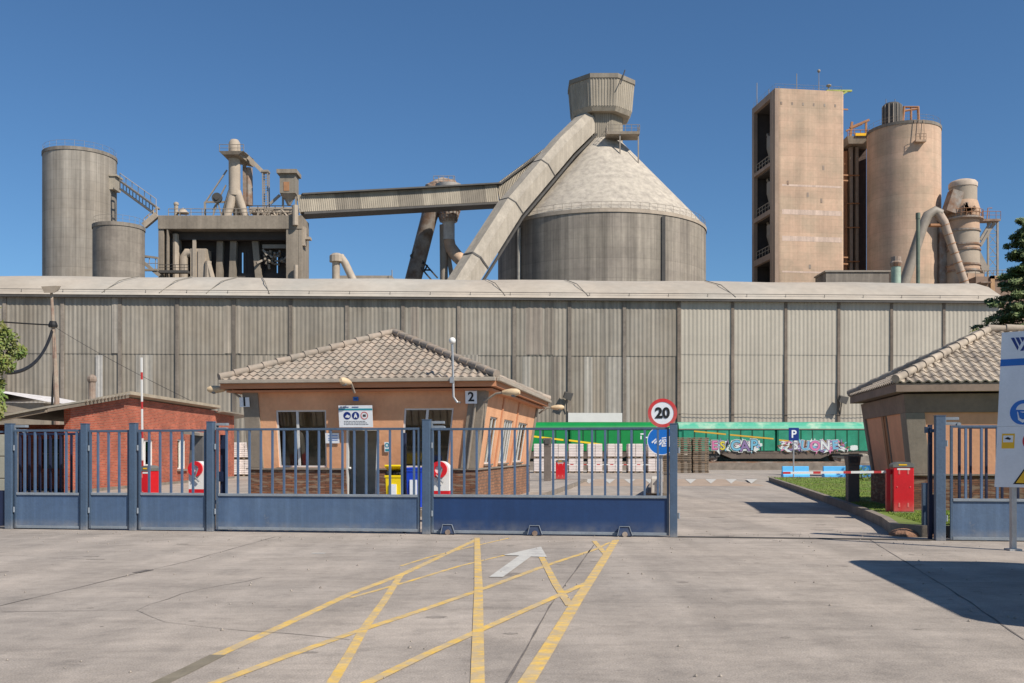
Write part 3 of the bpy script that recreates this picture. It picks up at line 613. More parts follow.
# things on the left house
def onwall(px,py,n=.02,f=f0):
    t_=Zg(px,py,6.35)-1.15; l_=.08*t_/H0; r_=.33*t_/H0; return f((A(px,6.4)-LA0+l_)/(L0+l_+r_)*L0, t_,n)
UX=(1,0,0); UY=tuple((f0(1,1.5,0)-f0(1,.5,0)).normalized())
def rectsign(name,label,cat,px0,px1,py0,py1,m,n=.03,th=.012,grp=None):
    c=onwall((px0+px1)/2,(py0+py1)/2,n); Yc=26.1*.001; w_=(px1-px0)*Yc; h_=(py1-py0)*Yc
    t=thing(name,label,cat,tuple(c),'G',grp); q=MB(); poly3(q,c,[(-w_/2,-h_/2),(w_/2,-h_/2),(w_/2,h_/2),(-w_/2,h_/2)],UX,UY,0,th); q.build('board',m,t); return t,c,w_,h_
def off(c,x,y,n): 
    X=Vector(UX);Y_=Vector(UY);Z=X.cross(Y_); return Vector(c)+X*x+Y_*y+Z*n
t,c,w_,h_=rectsign('safety_sign','white safety notice with three round symbols, above the guardhouse door','sign',340.5,375.5,405.5,427.5,signw,.16)
q=MB(); poly3(q,off(c,0,h_*.32,.013),[(-w_/2,-.022),(w_/2,-.022),(w_/2,.022),(-w_/2,.022)],UX,UY,0,.004); q.build('stripe',teal,t)
q=MB(); disc(q,off(c,-w_*.25,.02,.013),.1,UX,UY,0,.004); disc(q,off(c,0.0,.02,.013),.1,UX,UY,0,.004); q.build('symbol_disc',signnavy,t)
q=MB(); disc(q,off(c,w_*.26,.02,.013),.1,UX,UY,0,.004,r2=.082); q.build('prohibition_ring',red,t)
q=MB(); poly3(q,off(c,w_*.26,.02,.013),[(-.04,-.03),(.04,-.03),(.04,.03),(-.04,.03)],UX,UY,0,.004); q.build('symbol',darkst,t)
q=MB(); poly3(q,off(c,-w_*.25,.02,.018),[(-.06,-.04),(.05,-.06),(.08,-.01),(.0,.03)],UX,UY,0,.003); disc(q,off(c,0,.06,.018),.022,UX,UY,0,.003); poly3(q,off(c,0,.02,.018),[(-.045,-.06),(-.02,-.06),(0,-.02),(.02,-.06),(.045,-.06),(.03,.02),(-.03,.02)],UX,UY,0,.003); q.build('symbol',signw,t)
q=MB()
for i,(yy,l0,l1) in enumerate(((-.13,-.32,.26),(-.17,-.32,.3),(-.21,-.32,.3))):
    x=l0
    while x<l1:
        d=rnd.uniform(.03,.08); poly3(q,off(c,x+d/2,yy,.013),[(-d/2,-.008),(d/2,-.008),(d/2,.008),(-d/2,.008)],UX,UY,0,.003); x+=d+.015
q.build('small_print',grayp,t)
q=MB(); poly3(q,off(c,-w_*.42,h_*.42,.013),[(-.025,.02),(.025,.02),(0,-.025)],UX,UY,0,.004); poly3(q,off(c,0,h_*.42,.013),[(-.09,-.01),(.09,-.01),(.09,.012),(-.09,.012)],UX,UY,0,.004); poly3(q,off(c,-w_*.28,h_*.42,.013),[(-.08,-.01),(.08,-.01),(.08,.01),(-.08,.01)],UX,UY,0,.004); q.build('emblem',signnavy,t)
t,c,w_,h_=rectsign('notice','small white notice with blue lines, left of the guardhouse door','notice',325,339.5,433,443.3,signw)
q=MB(); 
for yy in (.07,.0,-.05): poly3(q,off(c,0.02,yy,.013),[(-.13,-.008),(.13,-.008),(.13,.008),(-.13,.008)],UX,UY,0,.003)
q.build('small_print',signblue2,t)
t,c,w_,h_=rectsign('wall_plate','tiny blue plate high on the wall above the safety notice','plate',354.5,360,397,401,signblue2)
q=MB(); poly3(q,off(c,0,0,.013),[(-.04,-.012),(.04,-.012),(.04,.012),(-.04,.012)],UX,UY,0,.003); q.build('small_print',navyd,t)
t,c,w_,h_=rectsign('sticker','pale teal round-symbol sticker between the door and the right window','sticker',384,389.5,442,452,signw)
q=MB(); disc(q,off(c,.0,.05,.013),.06,UX,UY,0,.003,r2=.035); poly3(q,off(c,0,-.08,.013),[(-.05,-.03),(.05,-.03),(.05,.03),(-.05,.03)],UX,UY,0,.003); q.build('symbol',teal,t)
for s_,px0,px1,py0,py1,lab in (('1',242.5,253,397.5,407.3,'small white plate with black number 1 at the left corner of the guardhouse'),('2',467,478.5,391.2,403.8,'small white plate with black number 2 on the right corner pillar')):
    t,c,w_,h_=rectsign('number_plate',lab,'number plate',px0,px1,py0,py1,signw,.12)
    text(s_,.33,black,off(c,0,-.0,.016),UX,UY,t,'number',offset=.008)
# street-lamp style wall lamps
def walllamp(label,base,head_dir,arm,frame='G',hd=.42):
    b0=Vector(base); h=Vector(head_dir).normalized(); e=b0+h*arm+Vector((0,0,.22)); t=thing('wall_lamp',label,'lamp',tuple(b0),frame,'lamps on the guardhouse eaves')
    q=MB(); q.tube([b0,b0+h*arm*.6+Vector((0,0,.2)),e],.03,8); q.build('arm',greyst,t,smooth=40)
    q=MB(); r=[.05,.08,.10,.095,.05]; q.tube([e+h*hd*x for x in (-.1,.15,.45,.8,1.0)],r,12); hdn=q.build('lamp_head',lampm,t,smooth=50)
    q=MB(); q.sphere(tuple(e+h*hd*.6-Vector((0,0,.07))),.075,12,.7); q.build('lamp_cover',grayp,hdn,smooth=60); return t
walllamp('beige lamp sticking out past the left roof corner, beside plate 1',f0(-.1,1.9,.0),(-1,-.25,.0),.45)
walllamp('beige lamp reaching forward from the eave above the safety notice',(A(354,5.9),5.95,3.13),(-.25,-1,.1),.25)
walllamp('beige lamp on a bracket at the right front roof corner beside plate 2',f0(L0+.02,1.75,.03),(1,-.15,0),.55)
walllamp('beige lamp at the far end of the guardhouse side, just above the green train',(EA1-.3,EB1-.5,3.0),(1,.1,0),.5)
# camera pole
cx=A(452.5,5.85); t=thing('security_camera','white dome camera on a thin pole fixed to the guardhouse gutter','camera',(cx,5.82,2.85),'G'); q=MB(); q.tube([(cx+.12,6.2,2.87),(cx+.12,5.82,2.87),(cx+.03,5.82,3.0),(cx,5.82,4.35)],.03,8); q.build('pole',galv,t,smooth=40)
q=MB(); q.sphere((cx,5.82,4.42),.09,12); q.build('dome',white,t,smooth=60); q=MB(); q.box(cx-.05,cx+.05,5.76,5.9,3.35,3.5); q.build('clamp',galv,t)
# ---------- right house ----------
RA0,RA1,RB0,RB1=8.9,16.5,6.55,11.3
sops2=[(RB1-RB0-3.05,RB1-RB0-2.75,.1,1.45)]
sops2=[(2.35,2.7,.1,1.5)]
t,mp_=hip_house('G','salmon guardhouse with tan tiled hip roof beside the open driveway',RA0,RA1,RB0,RB1,.15,1.05,3.0,.6,3.24,1.5,.25,.1,.27,[],sops2,3,salmon,salmon,tilem2,stone,fascia,None)
RH=t; g0,GL0,GH0=mp_[0]; g3,GL3,GH3=mp_[3]; g1=mp_[1][0]
window(t,g3,*sops2[0],fm=greyst,w_=.03)
q=MB(); mbox(q,g3,2.1,2.34,.0,1.52,-.05,.02); q.build('wall_strip',woodf,t)
q=MB(); mbox(q,g0,-.05,GL0,1.5,GH0,-.1,.06); mbox(q,g3,0,GL3+.02,1.5,GH3,-.1,.05); q.build('ring_beam',fascia,t,bevel=.01)
for f,a,b_ in ((g0,-.05,.38),(g0,1.0,1.02),(g3,GL3-.45,GL3+.02),(g3,-.02,.25)):
    if b_-a<.1: continue
    q=MB(); mbox(q,f,a,b_,.02,1.499,-.1,.055); q.build('corner_pillar',pill,t,bevel=.01)
q=MB(); o=.05; q.box(RA0-o,RA1,RB0-o,RB1+o,.1,1.03); q.build('stone_base',stone,t)
q=MB(); q.box(RA0-.1,RA1,RB0-.1,RB1+.1,1.031,1.07); q.build('ledge',kerbm,t)
roof_for(t,8.37,17.1,5.95,11.95,3.24,1.5,tilem2,fascia,.2,False)
# ---------- red barrier machines ----------
def barrier(label,a,b,z,ww,dd,h,armvec,armlen,armz,raised=False):
    t=thing('barrier_machine',label,'barrier',(a,b,z),'G','red barrier machines')
    q=MB(); q.box(a-ww/2-.03,a+ww/2+.03,b-dd/2-.03,b+dd/2+.03,z-.05,z+.05); q.build('plinth',kerbm,t)
    q=MB(); q.box(a-ww/2,a+ww/2,b-dd/2,b+dd/2,z+.051,z+h-.13); body=q.build('housing',red,t,bevel=.015)
    q=MB(); pr=[(a-ww/2-.01,z+h-.128),(a-ww/2-.01,z+h-.06),(a-ww*.3,z+h-.01),(a,z+h),(a+ww*.3,z+h-.01),(a+ww/2+.01,z+h-.06),(a+ww/2+.01,z+h-.128)]
    q.prism(pr,'y',b-dd/2-.01,b+dd/2+.01); q.build('hood',mat('hood_grey',lin((.42,.42,.40)),.5),t)
    q=MB()
    for x in (-.1,.1):
        for zz in (.12,h-.33): q.box(a+x-.018,a+x+.018,b-dd/2-.006,b-dd/2,z+zz+.04,z+zz+.14)
    q.build('vent_label',mat('faded_red_label',lin((.85,.45,.42)),.6),body)
    q=MB(); q.box(a-ww*.25,a+ww*.15,b-dd/2-.016,b-dd/2-.0105,z+h-.085,z+h-.055); q.build('warning_label',signyel,t)
    for x in (-ww*.32,ww*.32): q=MB(); q.tube([(a+x,b-dd/2-.012,z+h*.52),(a+x,b-dd/2+.01,z+h*.52)],.014,8); q.build('lock',mat('faded_red_label',(.5,.2,.2)),body)
    q=MB(); q.box(a-ww*.32,a+ww*.3,b-dd/2-.005,b-dd/2,z+h-.19,z+h-.15); q.build('maker_plate',white,body)
    hub=Vector((a-(ww/2+.06)*(1 if armvec[0]<0 else -1),b,armz)); q=MB(); q.tube([(a,b,armz),tuple(hub)],.06,10); q.build('hub',red,t)
    v=Vector(armvec).normalized(); n=max(6,int(armlen/.17)); q=MB(); q2=MB()
    for i in range(n):
        p=hub+v*armlen*i/n; r_=hub+v*armlen*(i+1)/n; (q2 if i%4==1 else q).bar(p,r_,.035,.055 if armvec[2]<.5 else .035)
    q.build('arm',white,t); q2.build('arm_stripe',mat('faded_red_stripe',lin((.72,.2,.2)),.6),t)
    return t
t=barrier('tall red barrier machine with lowered striped arm, on the lawn kerb at right',8.44,5.7,.15,.46,.4,1.22,(-1,-.05,-.012),2.45,1.13)
q=MB(); q.box(8.44-.36,8.44-.27,5.62,5.75,.1,1.2); q.build('side_post',red,t)
x,y=W(561,480,52)[:2]; aa=x*ct-(y-19.24)*st; bb=x*st+(y-19.24)*ct
barrier('small distant red barrier machine right of the guardhouse, before the cement bags',aa,bb,.15,.5,.45,1.05,(1,.0,0),4.3,.95)
aL=A(150,3.2); barrier('red barrier machine with its striped arm raised upright, before the brick wall',aL,3.2,0,.24,.4,1.28,(-.01,.0,1),3.5,.35)
def stripedbuoy(label,px,b,d=.42):
    a=A(px,b); t=thing('safety_buffer',label,'buffer',(a,b,0),'G','red and white round-topped buffers'); w_=d/2
    def sl(z0,z1): q=MB(); q.box(a-w_,a+w_,b-.15,b+.15,z0,z1); return q
    sl(0,.35).build('lower_band',white,t); sl(.351,.72).build('red_band',red,t); sl(.721,1.08).build('white_band',white,t)
    q=MB(); pts=[(a+w_*math.cos(R(x)),1.081+.1+w_*math.sin(R(x))) for x in range(0,181,15)]; q.prism([(a-w_,1.081),(a+w_,1.081)]+pts,'y',b-.15,b+.15); q.build('round_top',white,t)
    q=MB(); disc(q,(a-.02,b-.151,1.2),w_*.9,(1,0,0),(0,0,1),0,.05,r2=w_*.45); q.build('red_ring',red,t,smooth=40)
    q=MB(); q.tube([(a-.05,b-.2,.95),(a+.02,b-.22,1.1),(a+.05,b-.2,1.22)],.02,6); q.tube([(a+.08,b-.2,.9),(a-.08,b-.21,1.08)],.02,6); q.build('strap',grayp,t)
stripedbuoy('red and white round-topped buffer between the blue bin and the guardhouse corner',441.5,3.3)
stripedbuoy('red and white round-topped buffer in front of the brick building, left of the wide gate',199.5,3.4,.4)
a=A(199.5,4.6); t=thing('ticket_kiosk','dark grey box kiosk behind the left red and white buffer','kiosk',(a,4.6,0),'G'); q=MB(); q.box(a-.16,a+.16,4.45,4.75,0,1.2); q.build('pedestal',greyst,t); q=MB(); q.prism([(a-.19,1.2),(a+.19,1.2),(a+.19,2.0),(a-.15,2.05)],'y',4.4,4.8); q.build('head_box',mat('kiosk_grey',(.12,.115,.11),.6),t,bevel=.01); q=MB(); q.prism([(a-.24,2.05),(a+.2,2.0),(a+.2,2.06),(a-.24,2.12)],'y',4.2,4.85); q.build('rain_hood',greyst,t)
# bins
def bin_(label,px,b,m,w_,h,open_=False):
    a=A(px,b); t=thing('wheelie_bin',label,'bin',(a,b,.15),'G'); z=.15
    q=MB(); x,y=w_/2,w_*.5; q.hexa([(a-x*.78,b-y*.78,z+.05),(a+x*.78,b-y*.78,z+.05),(a+x*.78,b+y*.78,z+.05),(a-x*.78,b+y*.78,z+.05),(a-x*.95,b-y*.95,z+h),(a+x*.95,b-y*.95,z+h),(a+x*.95,b+y*.95,z+h),(a-x*.95,b+y*.95,z+h)]); q.build('body',m,t,bevel=.02)
    q=MB(); q.box(a-x,a+x,b-y,b+y,z+h-.05,z+h+.01); q.build('rim',m,t,bevel=.01)
    q=MB()
    if open_: q.bar((a,b-y,z+h+.26),(a,b+y,z+h+.08),w_*1.02,.05)
    else: q.box(a-x*1.02,a+x*1.02,b-y*1.03,b+y*1.03,z+h+.012,z+h+.06)
    q.build('lid',m,t,bevel=.02)
    if open_:
        q=MB()
        for i in range(14): q.sphere((a+rnd.uniform(-.16,.16),b+rnd.uniform(-.15,.1),z+h+.05),rnd.uniform(.04,.08),7)
        q.build('rubbish',black,t)
    q=MB(); q.box(a-x*.45,a+x*.35,b-y-.005,b-y+.03,z+h*.35,z+h*.75); q.build('sticker',signw,t)
    q=MB()
    for s in (-1,1): q.tube([(a+s*x*.8-.03,b+y*.8,z+.09),(a+s*x*.8+.03,b+y*.8,z+.09)],.09,12)
    q.build('wheels',black,t)
bin_('yellow bin stuffed with rubbish under its open lid, beside the guardhouse door',395.5,5.7,yellow,.46,.85,True)
bin_('blue bin with a white sticker, right of the yellow bin',416,5.7,bblue,.46,1.0)
# brown card posts
def cardpost(label,x,y,w_,h,z,flare=True):
    t=thing('card_reader_post',label,'post',(x,y,z)); q=MB(); q.cbox(x,y,z,w_,w_*.8,h*.8); q.build('column',brownp,t,bevel=.01)
    q=MB(); q.hexa([(x-w_*.5,y-w_*.45,z+h*.8),(x+w_*.5,y-w_*.45,z+h*.8),(x+w_*.5,y+w_*.45,z+h*.8),(x-w_*.5,y+w_*.45,z+h*.8),(x-w_*.58,y-w_*.55,z+h),(x+w_*.58,y-w_*.55,z+h),(x+w_*.58,y+w_*.55,z+h),(x-w_*.58,y+w_*.55,z+h)]); q.build('head_box',brownp,t)
    q=MB(); q.box(x-w_*.4,x+w_*.3,y-w_*.62,y-w_*.6,z+h*.86,z+h*.97); q.build('reader_screen',darkst,t)
x,y,_=W(852.5,500,28.4); cardpost('thick dark brown card post on the lawn, behind the lowered barrier arm',x,y,.32,1.36,.13)
x,y,_=W(547.5,480,50); cardpost('tall brown post beside the small distant red barrier machine',x,y,.35,2.15,.15)
# blue plastic barriers
def jersey(label,px0,px1,Yd,z0=0,h=.72):
    x0=(px0-512)*Yd/1000; x1=(px1-512)*Yd/1000; t=thing('plastic_barrier',label,'barrier',((x0+x1)/2,Yd,z0),'W','pale blue plastic road barriers')
    q=MB(); q.prism([(Yd-.3,z0),(Yd+.3,z0),(Yd+.28,z0+.18),(Yd+.1,z0+h*.6),(Yd+.08,z0+h),(Yd-.08,z0+h),(Yd-.1,z0+h*.6),(Yd-.28,z0+.18)],'x',x0,x1); q.build('body',lbarrier,t,bevel=.02)
    q=MB(); xm=(x0+x1)/2
    for s in (-.3,.3): q=MB(); q.box(xm+s-.12,xm+s+.12,Yd-.36,Yd-.2,z0,z0+.1); q.build('foot',lbarrier,t)
jersey('pale blue plastic barrier behind the P sign pole',782,808.5,62)
jersey('pale blue plastic barrier right of the P sign, behind the brown card post',823,849,62)
jersey('pale blue plastic barrier end by the wall of the right guardhouse',857,877,60,0,.8)
# P sign
x,y,_=W(793.5,480,58.5); t=thing('parking_sign','blue square parking sign with white P on a thin pole at the lawn edge','sign',(x,y,.1)); q=MB(); q.tube([(x,y,.1),(x,y,3.0)],.045,8); q.build('pole',galv,t,smooth=40)
q=MB(); q.box(x-.3,x+.3,y-.07,y-.05,2.27,3.02); q.build('panel',signnavy,t,bevel=.01); text('P',.62,signw,(x,y-.075,2.63),(1,0,0),(0,0,1),t,'letter',offset=.012)
# round signs
bS=1.2; a=A(662.5,bS); Yd=Yg(663,bS); zc=1.6+38.8*Yd/1000; zc2=1.6+11.4*Yd/1000
t=thing('sign_pole','grey sign pole behind the right end of the navy sliding gate','pole',(a,bS,0),'G'); q=MB(); q.tube([(a-.03,bS,0),(a-.03,bS,zc+.2)],.032,10); q.build('tube',galv,t,smooth=40)
q=MB(); 
for z in (zc,zc2): q.box(a-.08,a+.03,bS-.05,bS-.033,z-.03,z+.03)
q.build('clamp',galv,t)
t=thing('speed_limit_sign','round white speed limit sign with red rim reading 20','sign',(a,bS-.06,zc),'G'); q=MB(); disc(q,(a,bS-.06,zc),.285,(1,0,0),(0,0,1),0,.012,36); q.build('plate',signw,t)
q=MB(); disc(q,(a,bS-.06,zc),.29,(1,0,0),(0,0,1),.013,.018,40,r2=.222); q.build('rim',red,t); text('20',.285,black,(a,bS-.078,zc-.005),(1,0,0),(0,0,1),t,'number',offset=.012)
a2=a-.015
t=thing('instruction_sign','round blue sign with a white load symbol, under the 20 sign','sign',(a2,bS-.06,zc2),'G'); q=MB(); disc(q,(a2,bS-.06,zc2),.285,(1,0,0),(0,0,1),0,.012,36); q.build('plate',signblue2,t)
q=MB(); disc(q,(a2,bS-.06,zc2),.29,(1,0,0),(0,0,1),.0125,.015,40,r2=.277); q.build('rim',signw,t)
q=MB(); c=Vector((a2,bS-.06,zc2))
def pp(pts): poly3(q,c,[(u*.29,v*.29) for u,v in pts],(1,0,0),(0,0,1),.0125,.017)
pp([(.42,-.42),(.8,-.42),(.8,.3),(.35,.3)]); 
for i in range(5): x_=-.7+i*.17; pp([(x_,-.1-.05*i),(x_+.3,.15-.03*i),(x_+.34,.08-.03*i),(x_+.05,-.2-.05*i)])
for i in range(5): pp([(.0,.2-i*.14),(.3,.24-i*.14),(.3,.17-i*.14),(.0,.13-i*.14)])
q.build('symbol',signw,t)
a=A(668,5); t=thing('utility_cabinet','grey concrete cabinet on the traffic island behind the sign pole','cabinet',(a,16,0.16),'G'); 
a=A(667,16); q=MB(); q.box(a-.12,a+.16,15.8,16.3,.16,.85); q.build('body',pill,t,bevel=.01); q=MB(); q.box(a-.14,a+.18,15.78,16.32,.85,.89); q.build('top',kerbm,t)
a=A(652,17); t=thing('concrete_block','pale sloped concrete barrier block on the traffic island','barrier',(a,18,.16),'G'); q=MB(); q.prism([(16,.16),(22,.16),(22,.5),(16.6,.75),(16.0,.7)],'x',a-.02,a+.22); q.build('block',mat('pale_block',(.5,.46,.4),.9),t,bevel=.03)
# ---------- white safety board ----------
bd=Vector((.751,-.66,0)); base=Vector((8.13,16.2,0)); lft=base-bd*.29
t=thing('safety_board','large white site safety board on steel posts at the right edge','sign',tuple(lft)); UXs=bd; UYs=(.045*bd.x,.045*bd.y,1.0)
NZ=Vector(UXs).cross(Vector(UYs)).normalized()
def sb(m,x,z,pts,n0,n1): poly3(m,Vector((lft.x,lft.y,0))+bd*x+Vector(UYs)*z-bd*.045*1.0,pts,UXs,UYs,n0,n1)
def rc(m,x0,x1,z0,z1,n0,n1): sb(m,0,0,[(x0,z0),(x1,z0),(x1,z1),(x0,z1)],n0,n1)
q=MB(); rc(q,0,1.5,2.02,3.55,0,.02); q.build('upper_panel',signw,t); q=MB(); rc(q,0,1.5,1.03,2.015,0,.02); q.build('lower_panel',signw,t)
q=MB(); rc(q,0,1.5,3.0,3.11,.021,.024); q.build('stripe',signb,t)
q=MB(); sb(q,.31,3.34,[(-.02,-.11),(.03,-.11),(.16,.11),(.10,.11)],.021,.024); sb(q,.31,3.34,[(-.17,.11),(-.12,.11),(-.045,-.05),(-.06,-.1)],.021,.024); sb(q,.31,3.34,[(-.10,.11),(-.05,.11),(-.01,.02),(-.03,-.03)],.021,.024); sb(q,.31,3.34,[(-.03,.11),(.02,.11),(.035,.08),(.01,.03)],.021,.024)
for i in range(0): sb(q,.31,3.34,[(-.16+i*.075,.11),(-.11+i*.075,.11),(-.05+i*.05-.02,.02-.02*i),(-.09+i*.05-.02,-.0-.02*i)],.021,.024)
q.build('emblem',signnavy,t)
def sdisc(x,z,r,m,n0,n1,**k): disc(m,Vector((lft.x,lft.y,0))+bd*(x-.045)+Vector(UYs)*z,r,UXs,UYs,n0,n1,**k)
q=MB(); sdisc(.38,2.24,.2,q,.021,.024); sdisc(.95,2.24,.2,q,.021,.024); q.build('symbol_disc',signblue2,t)
q=MB(); sdisc(.38,2.27,.11,q,.0245,.027,a0=0,a1=180); sb(q,.38,2.2,[(-.09,.05),(.09,.05),(.07,-.08),(0,-.13),(-.07,-.08)],.0245,.027); sdisc(.95,2.24,.1,q,.0245,.027); q.build('symbol',signw,t)
q=MB(); sb(q,.38,2.2,[(-.08,.06),(0,.03),(.08,.06),(.05,-.05),(0,-.08),(-.05,-.05)],.0275,.03); q.build('mask_symbol',signblue2,t)
q=MB(); rc(q,.08,.27,1.66,1.9,.021,.024); q.build('camera_notice',signyel,t); q=MB(); rc(q,.1,.25,1.76,1.87,.0245,.027); q.build('notice_field',signw,t); q=MB(); sb(q,.17,1.815,[(-.05,0),(.03,-.02),(.05,.0),(0,.03)],.0275,.03); q.build('camera_symbol',black,t)
q=MB(); sdisc(.57,1.78,.18,q,.021,.024,r2=.14); sdisc(1.1,1.78,.18,q,.021,.024,r2=.14); q.build('prohibition_ring',red,t)
q=MB(); 
for cx in (.5,1.05): sb(q,cx,1.2,[(-.22,-.12),(.22,-.12),(0,.24)],.021,.024)
q.build('warning_border',black,t)
q=MB()
for cx in (.5,1.05): sb(q,cx,1.2,[(-.18,-.1),(.18,-.1),(0,.2)],.0245,.027)
q.build('warning_field',signyel,t)
q=MB(); sb(q,.5,1.2,[(-.06,-.07),(.06,-.07),(.03,.06),(-.03,.06)],.0275,.03); q.build('warning_symbol',black,t)
for s in (.31,1.25):
    p=lft+bd*s; q=MB(); q.box(p.x-.04,p.x+.04,p.y+.03,p.y+.11,0,3.3); q.build('post',galv,t)
for s in (.31,1.25):
    p=lft+bd*s; q=MB(); q.box(p.x-.1,p.x+.1,p.y-.03,p.y+.17,0,.03); q.build('foot_plate',galv,t)
# ---------- brick building ----------
BX=-16.95; t=thing('brick_building','low red brick building with concrete-edged roof and shaded porch, behind the gates','building',(BX-7,50,0)); 
prof=[(38.4,0),(61,0),(61,3.95),(43.5,4.0),(38.4,3.42)]
ops=[(138.5,153,440,466),(177.5,185.5,439.5,469)]; wins=[]
for x0,x1,y0,y1 in ops:
    Ya=BX/((x0-512)/1000); Yb=BX/((x1-512)/1000); Yc=(Ya+Yb)/2; wins.append((Ya,Yb,1.6+(452-y1)*Yc/1000,1.6+(452-y0)*Yc/1000))
# side wall in vertical strips with window holes
q=MB(); cuts=sorted({38.4,43.5,61}|{v for w in wins for v in w[:2]})
def top(y): return 3.42+(y-38.4)/(43.5-38.4)*.58 if y<43.5 else 4.0-(y-43.5)/17.5*.05
for c0,c1 in zip(cuts,cuts[1:]):
    wn=[w for w in wins if w[0]-1e-6<(c0+c1)/2<w[1]]
    spans=[(0,0,top(c0),top(c1))] if not wn else [(0,0,wn[0][2],wn[0][2]),(wn[0][3],wn[0][3],top(c0),top(c1))]
    for za,zb,zc_,zd in spans: q.hexa([(BX-.25,c0,za),(BX,c0,za),(BX,c1,zb),(BX-.25,c1,zb),(BX-.25,c0,zc_),(BX,c0,zc_),(BX,c1,zd),(BX-.25,c1,zd)])
q.box(BX-6,BX-.25,42,42.25,0,.9); q.box(BX-6,BX-.25,42,42.25,2.15,2.75); 
WX0,WX1=W(42,450,42)[0],W(70,450,42)[0]
q.box(BX-6,WX0,42,42.25,.9,2.15); q.box(WX1,BX-.25,42,42.25,.9,2.15); q.box(BX-5,BX-.25,60.75,61,0,3.0); q.box(BX-5.25,BX-5,38.4,61,0,2.4); q.build('brick_wall',brick,t)
q=MB(); q.box(BX-.1,BX+.06,38.3,60.9,0,.12); q.build('plinth',kerbm,t)
for Ya,Yb,z0,z1 in wins:
    q=MB(); e=.07; q.box(BX-.15,BX-.05,Ya,Yb,z0,z0+e); q.box(BX-.15,BX-.05,Ya,Yb,z1-e,z1); q.box(BX-.15,BX-.05,Ya,Ya+e,z0+e,z1-e); q.box(BX-.15,BX-.05,Yb-e,Yb,z0+e,z1-e)
    nn=4 if Yb-Ya>2 else 2
    for i in range(1,nn): yy=Ya+(Yb-Ya)*i/nn; q.box(BX-.14,BX-.04,yy-.05,yy+.05,z0+e,z1-e)
    if nn==4:
        for i in (1,2): zz=z0+(z1-z0)*i/3; q.box(BX-.13,BX-.03,Ya+e,Yb-e,zz-.04,zz+.04)
    wd=q.build('window',white,t); q=MB(); q.box(BX-.12,BX-.11,Ya+e,Yb-e,z0+e,z1-e); q.build('pane',glass,wd); q=MB(); q.box(BX-.02,BX+.12,Ya-.1,Yb+.1,z0-.1,z0-.01); q.build('sill',kerbm,wd)
q=MB(); q.box(WX0,WX1,42.1,42.12,.9,2.15); wd=q.build('dark_window',mat('dark_pane',(.02,.02,.025),.2),t); q=MB(); q.box(WX0,WX1,42.03,42.09,1.5,1.55); q.box((WX0+WX1)/2-.03,(WX0+WX1)/2+.03,42.02,42.085,.9,2.15); q.build('frame',brownp,wd)
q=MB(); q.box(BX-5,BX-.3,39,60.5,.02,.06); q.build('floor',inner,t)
pz=lambda X,Y:(3.47+.19*(X+16.6)+.12*(min(Y,43.5)-38.2))
def slab(m,x0,x1,y0,y1,th,dz=0):
    P=[(x0,y0),(x1,y0),(x1,y1),(x0,y1)]; m.hexa([(x,y,pz(x,y)+dz) for x,y in P]+[(x,y,pz(x,y)+dz+th) for x,y in P])
q=MB(); slab(q,BX-5,BX+.35,43.5,57,.14); q.build('roof_slab',mat('tan_roof_edge',(.36,.30,.22),.9,var=.2),t)
q=MB(); q.hexa([(BX-5,57,3.1),(BX+.5,57,3.9),(BX+.5,63.5,3.85),(BX-5,63.5,3.1),(BX-5,57,3.17),(BX+.5,57,3.97),(BX+.5,63.5,3.92),(BX-5,63.5,3.17)]); q.build('roof_sheet',greyst,t)
q=MB(); slab(q,BX-6,BX+.35,35.6,43.49,.07); q.build('porch_roof',mat('weathered_roof',(.3,.27,.22),.9,var=.2),t)
q=MB(); 
def bm_(m,x0,y0,x1,y1,w_,h_): m.bar((x0,y0,pz(x0,y0)-h_/2-.01),(x1,y1,pz(x1,y1)-h_/2-.01),w_,h_)
bm_(q,BX-6,35.75,BX+.3,35.75,.12,.14); bm_(q,BX+.28,35.8,BX+.28,43.4,.1,.12)
for i in range(5): bm_(q,BX-.9-i*1.1,35.8,BX-.9-i*1.1,38.3,.1,.12)
q.build('porch_beam',mat('old_timber',(.2,.16,.12),.9,var=.2),t)
q=MB()
for i in range(12): yy=42.9-i*.36; q.tube([(BX+.42,yy,pz(BX+.4,yy)+.0),(BX-.3,yy,pz(BX-.3,yy)+.0)],.06,6)
q.build('corrugated_edge',mat('old_timber',(.2,.16,.12)),t)
for xx in (BX-2.8,):
    q=MB(); q.tube([(xx,35.9,0),(xx,35.9,pz(xx,35.9)-.1)],.06,8); q.build('porch_post',kerbm,t)
q=MB(); x,y,z=W(76,404,39); q.tube([(BX-.1,40.6,3.7),(BX-.1,40.6,4.5)],.14,10); q.sphere((BX-.1,40.6,4.55),.2,8); q.build('chimney_pot',rust,t)
# white shed roof behind
t=thing('shed','shed with pale corrugated roof peeking behind the brick building at left','shed',(-36,74,0)); x0,_,z0=W(-30,402,74); x1=W(49,403,74)[0]; zt=W(20,388,74)[2]
q=MB(); q.box(x0-14,x1-.6,74.5,86,0,z0-.05); q.build('wall',pill,t)
q=MB(); xr=W(18,388,80)[0]; q.add([(x1,74,z0),(x1,87,z0),(xr,87,zt),(xr,74,zt),(x0-14,74,z0-.8),(x0-14,87,z0-.8)],[(0,1,2,3),(3,2,5,4)]); corr(q,(x1-.3,74),(x1-8,74),z0-.02,z0,.4,.0,(0,-1)); q.build('roof',mat('pale_roof_sheet',(.62,.58,.55),.7,streak=.3,sscale=2),t)
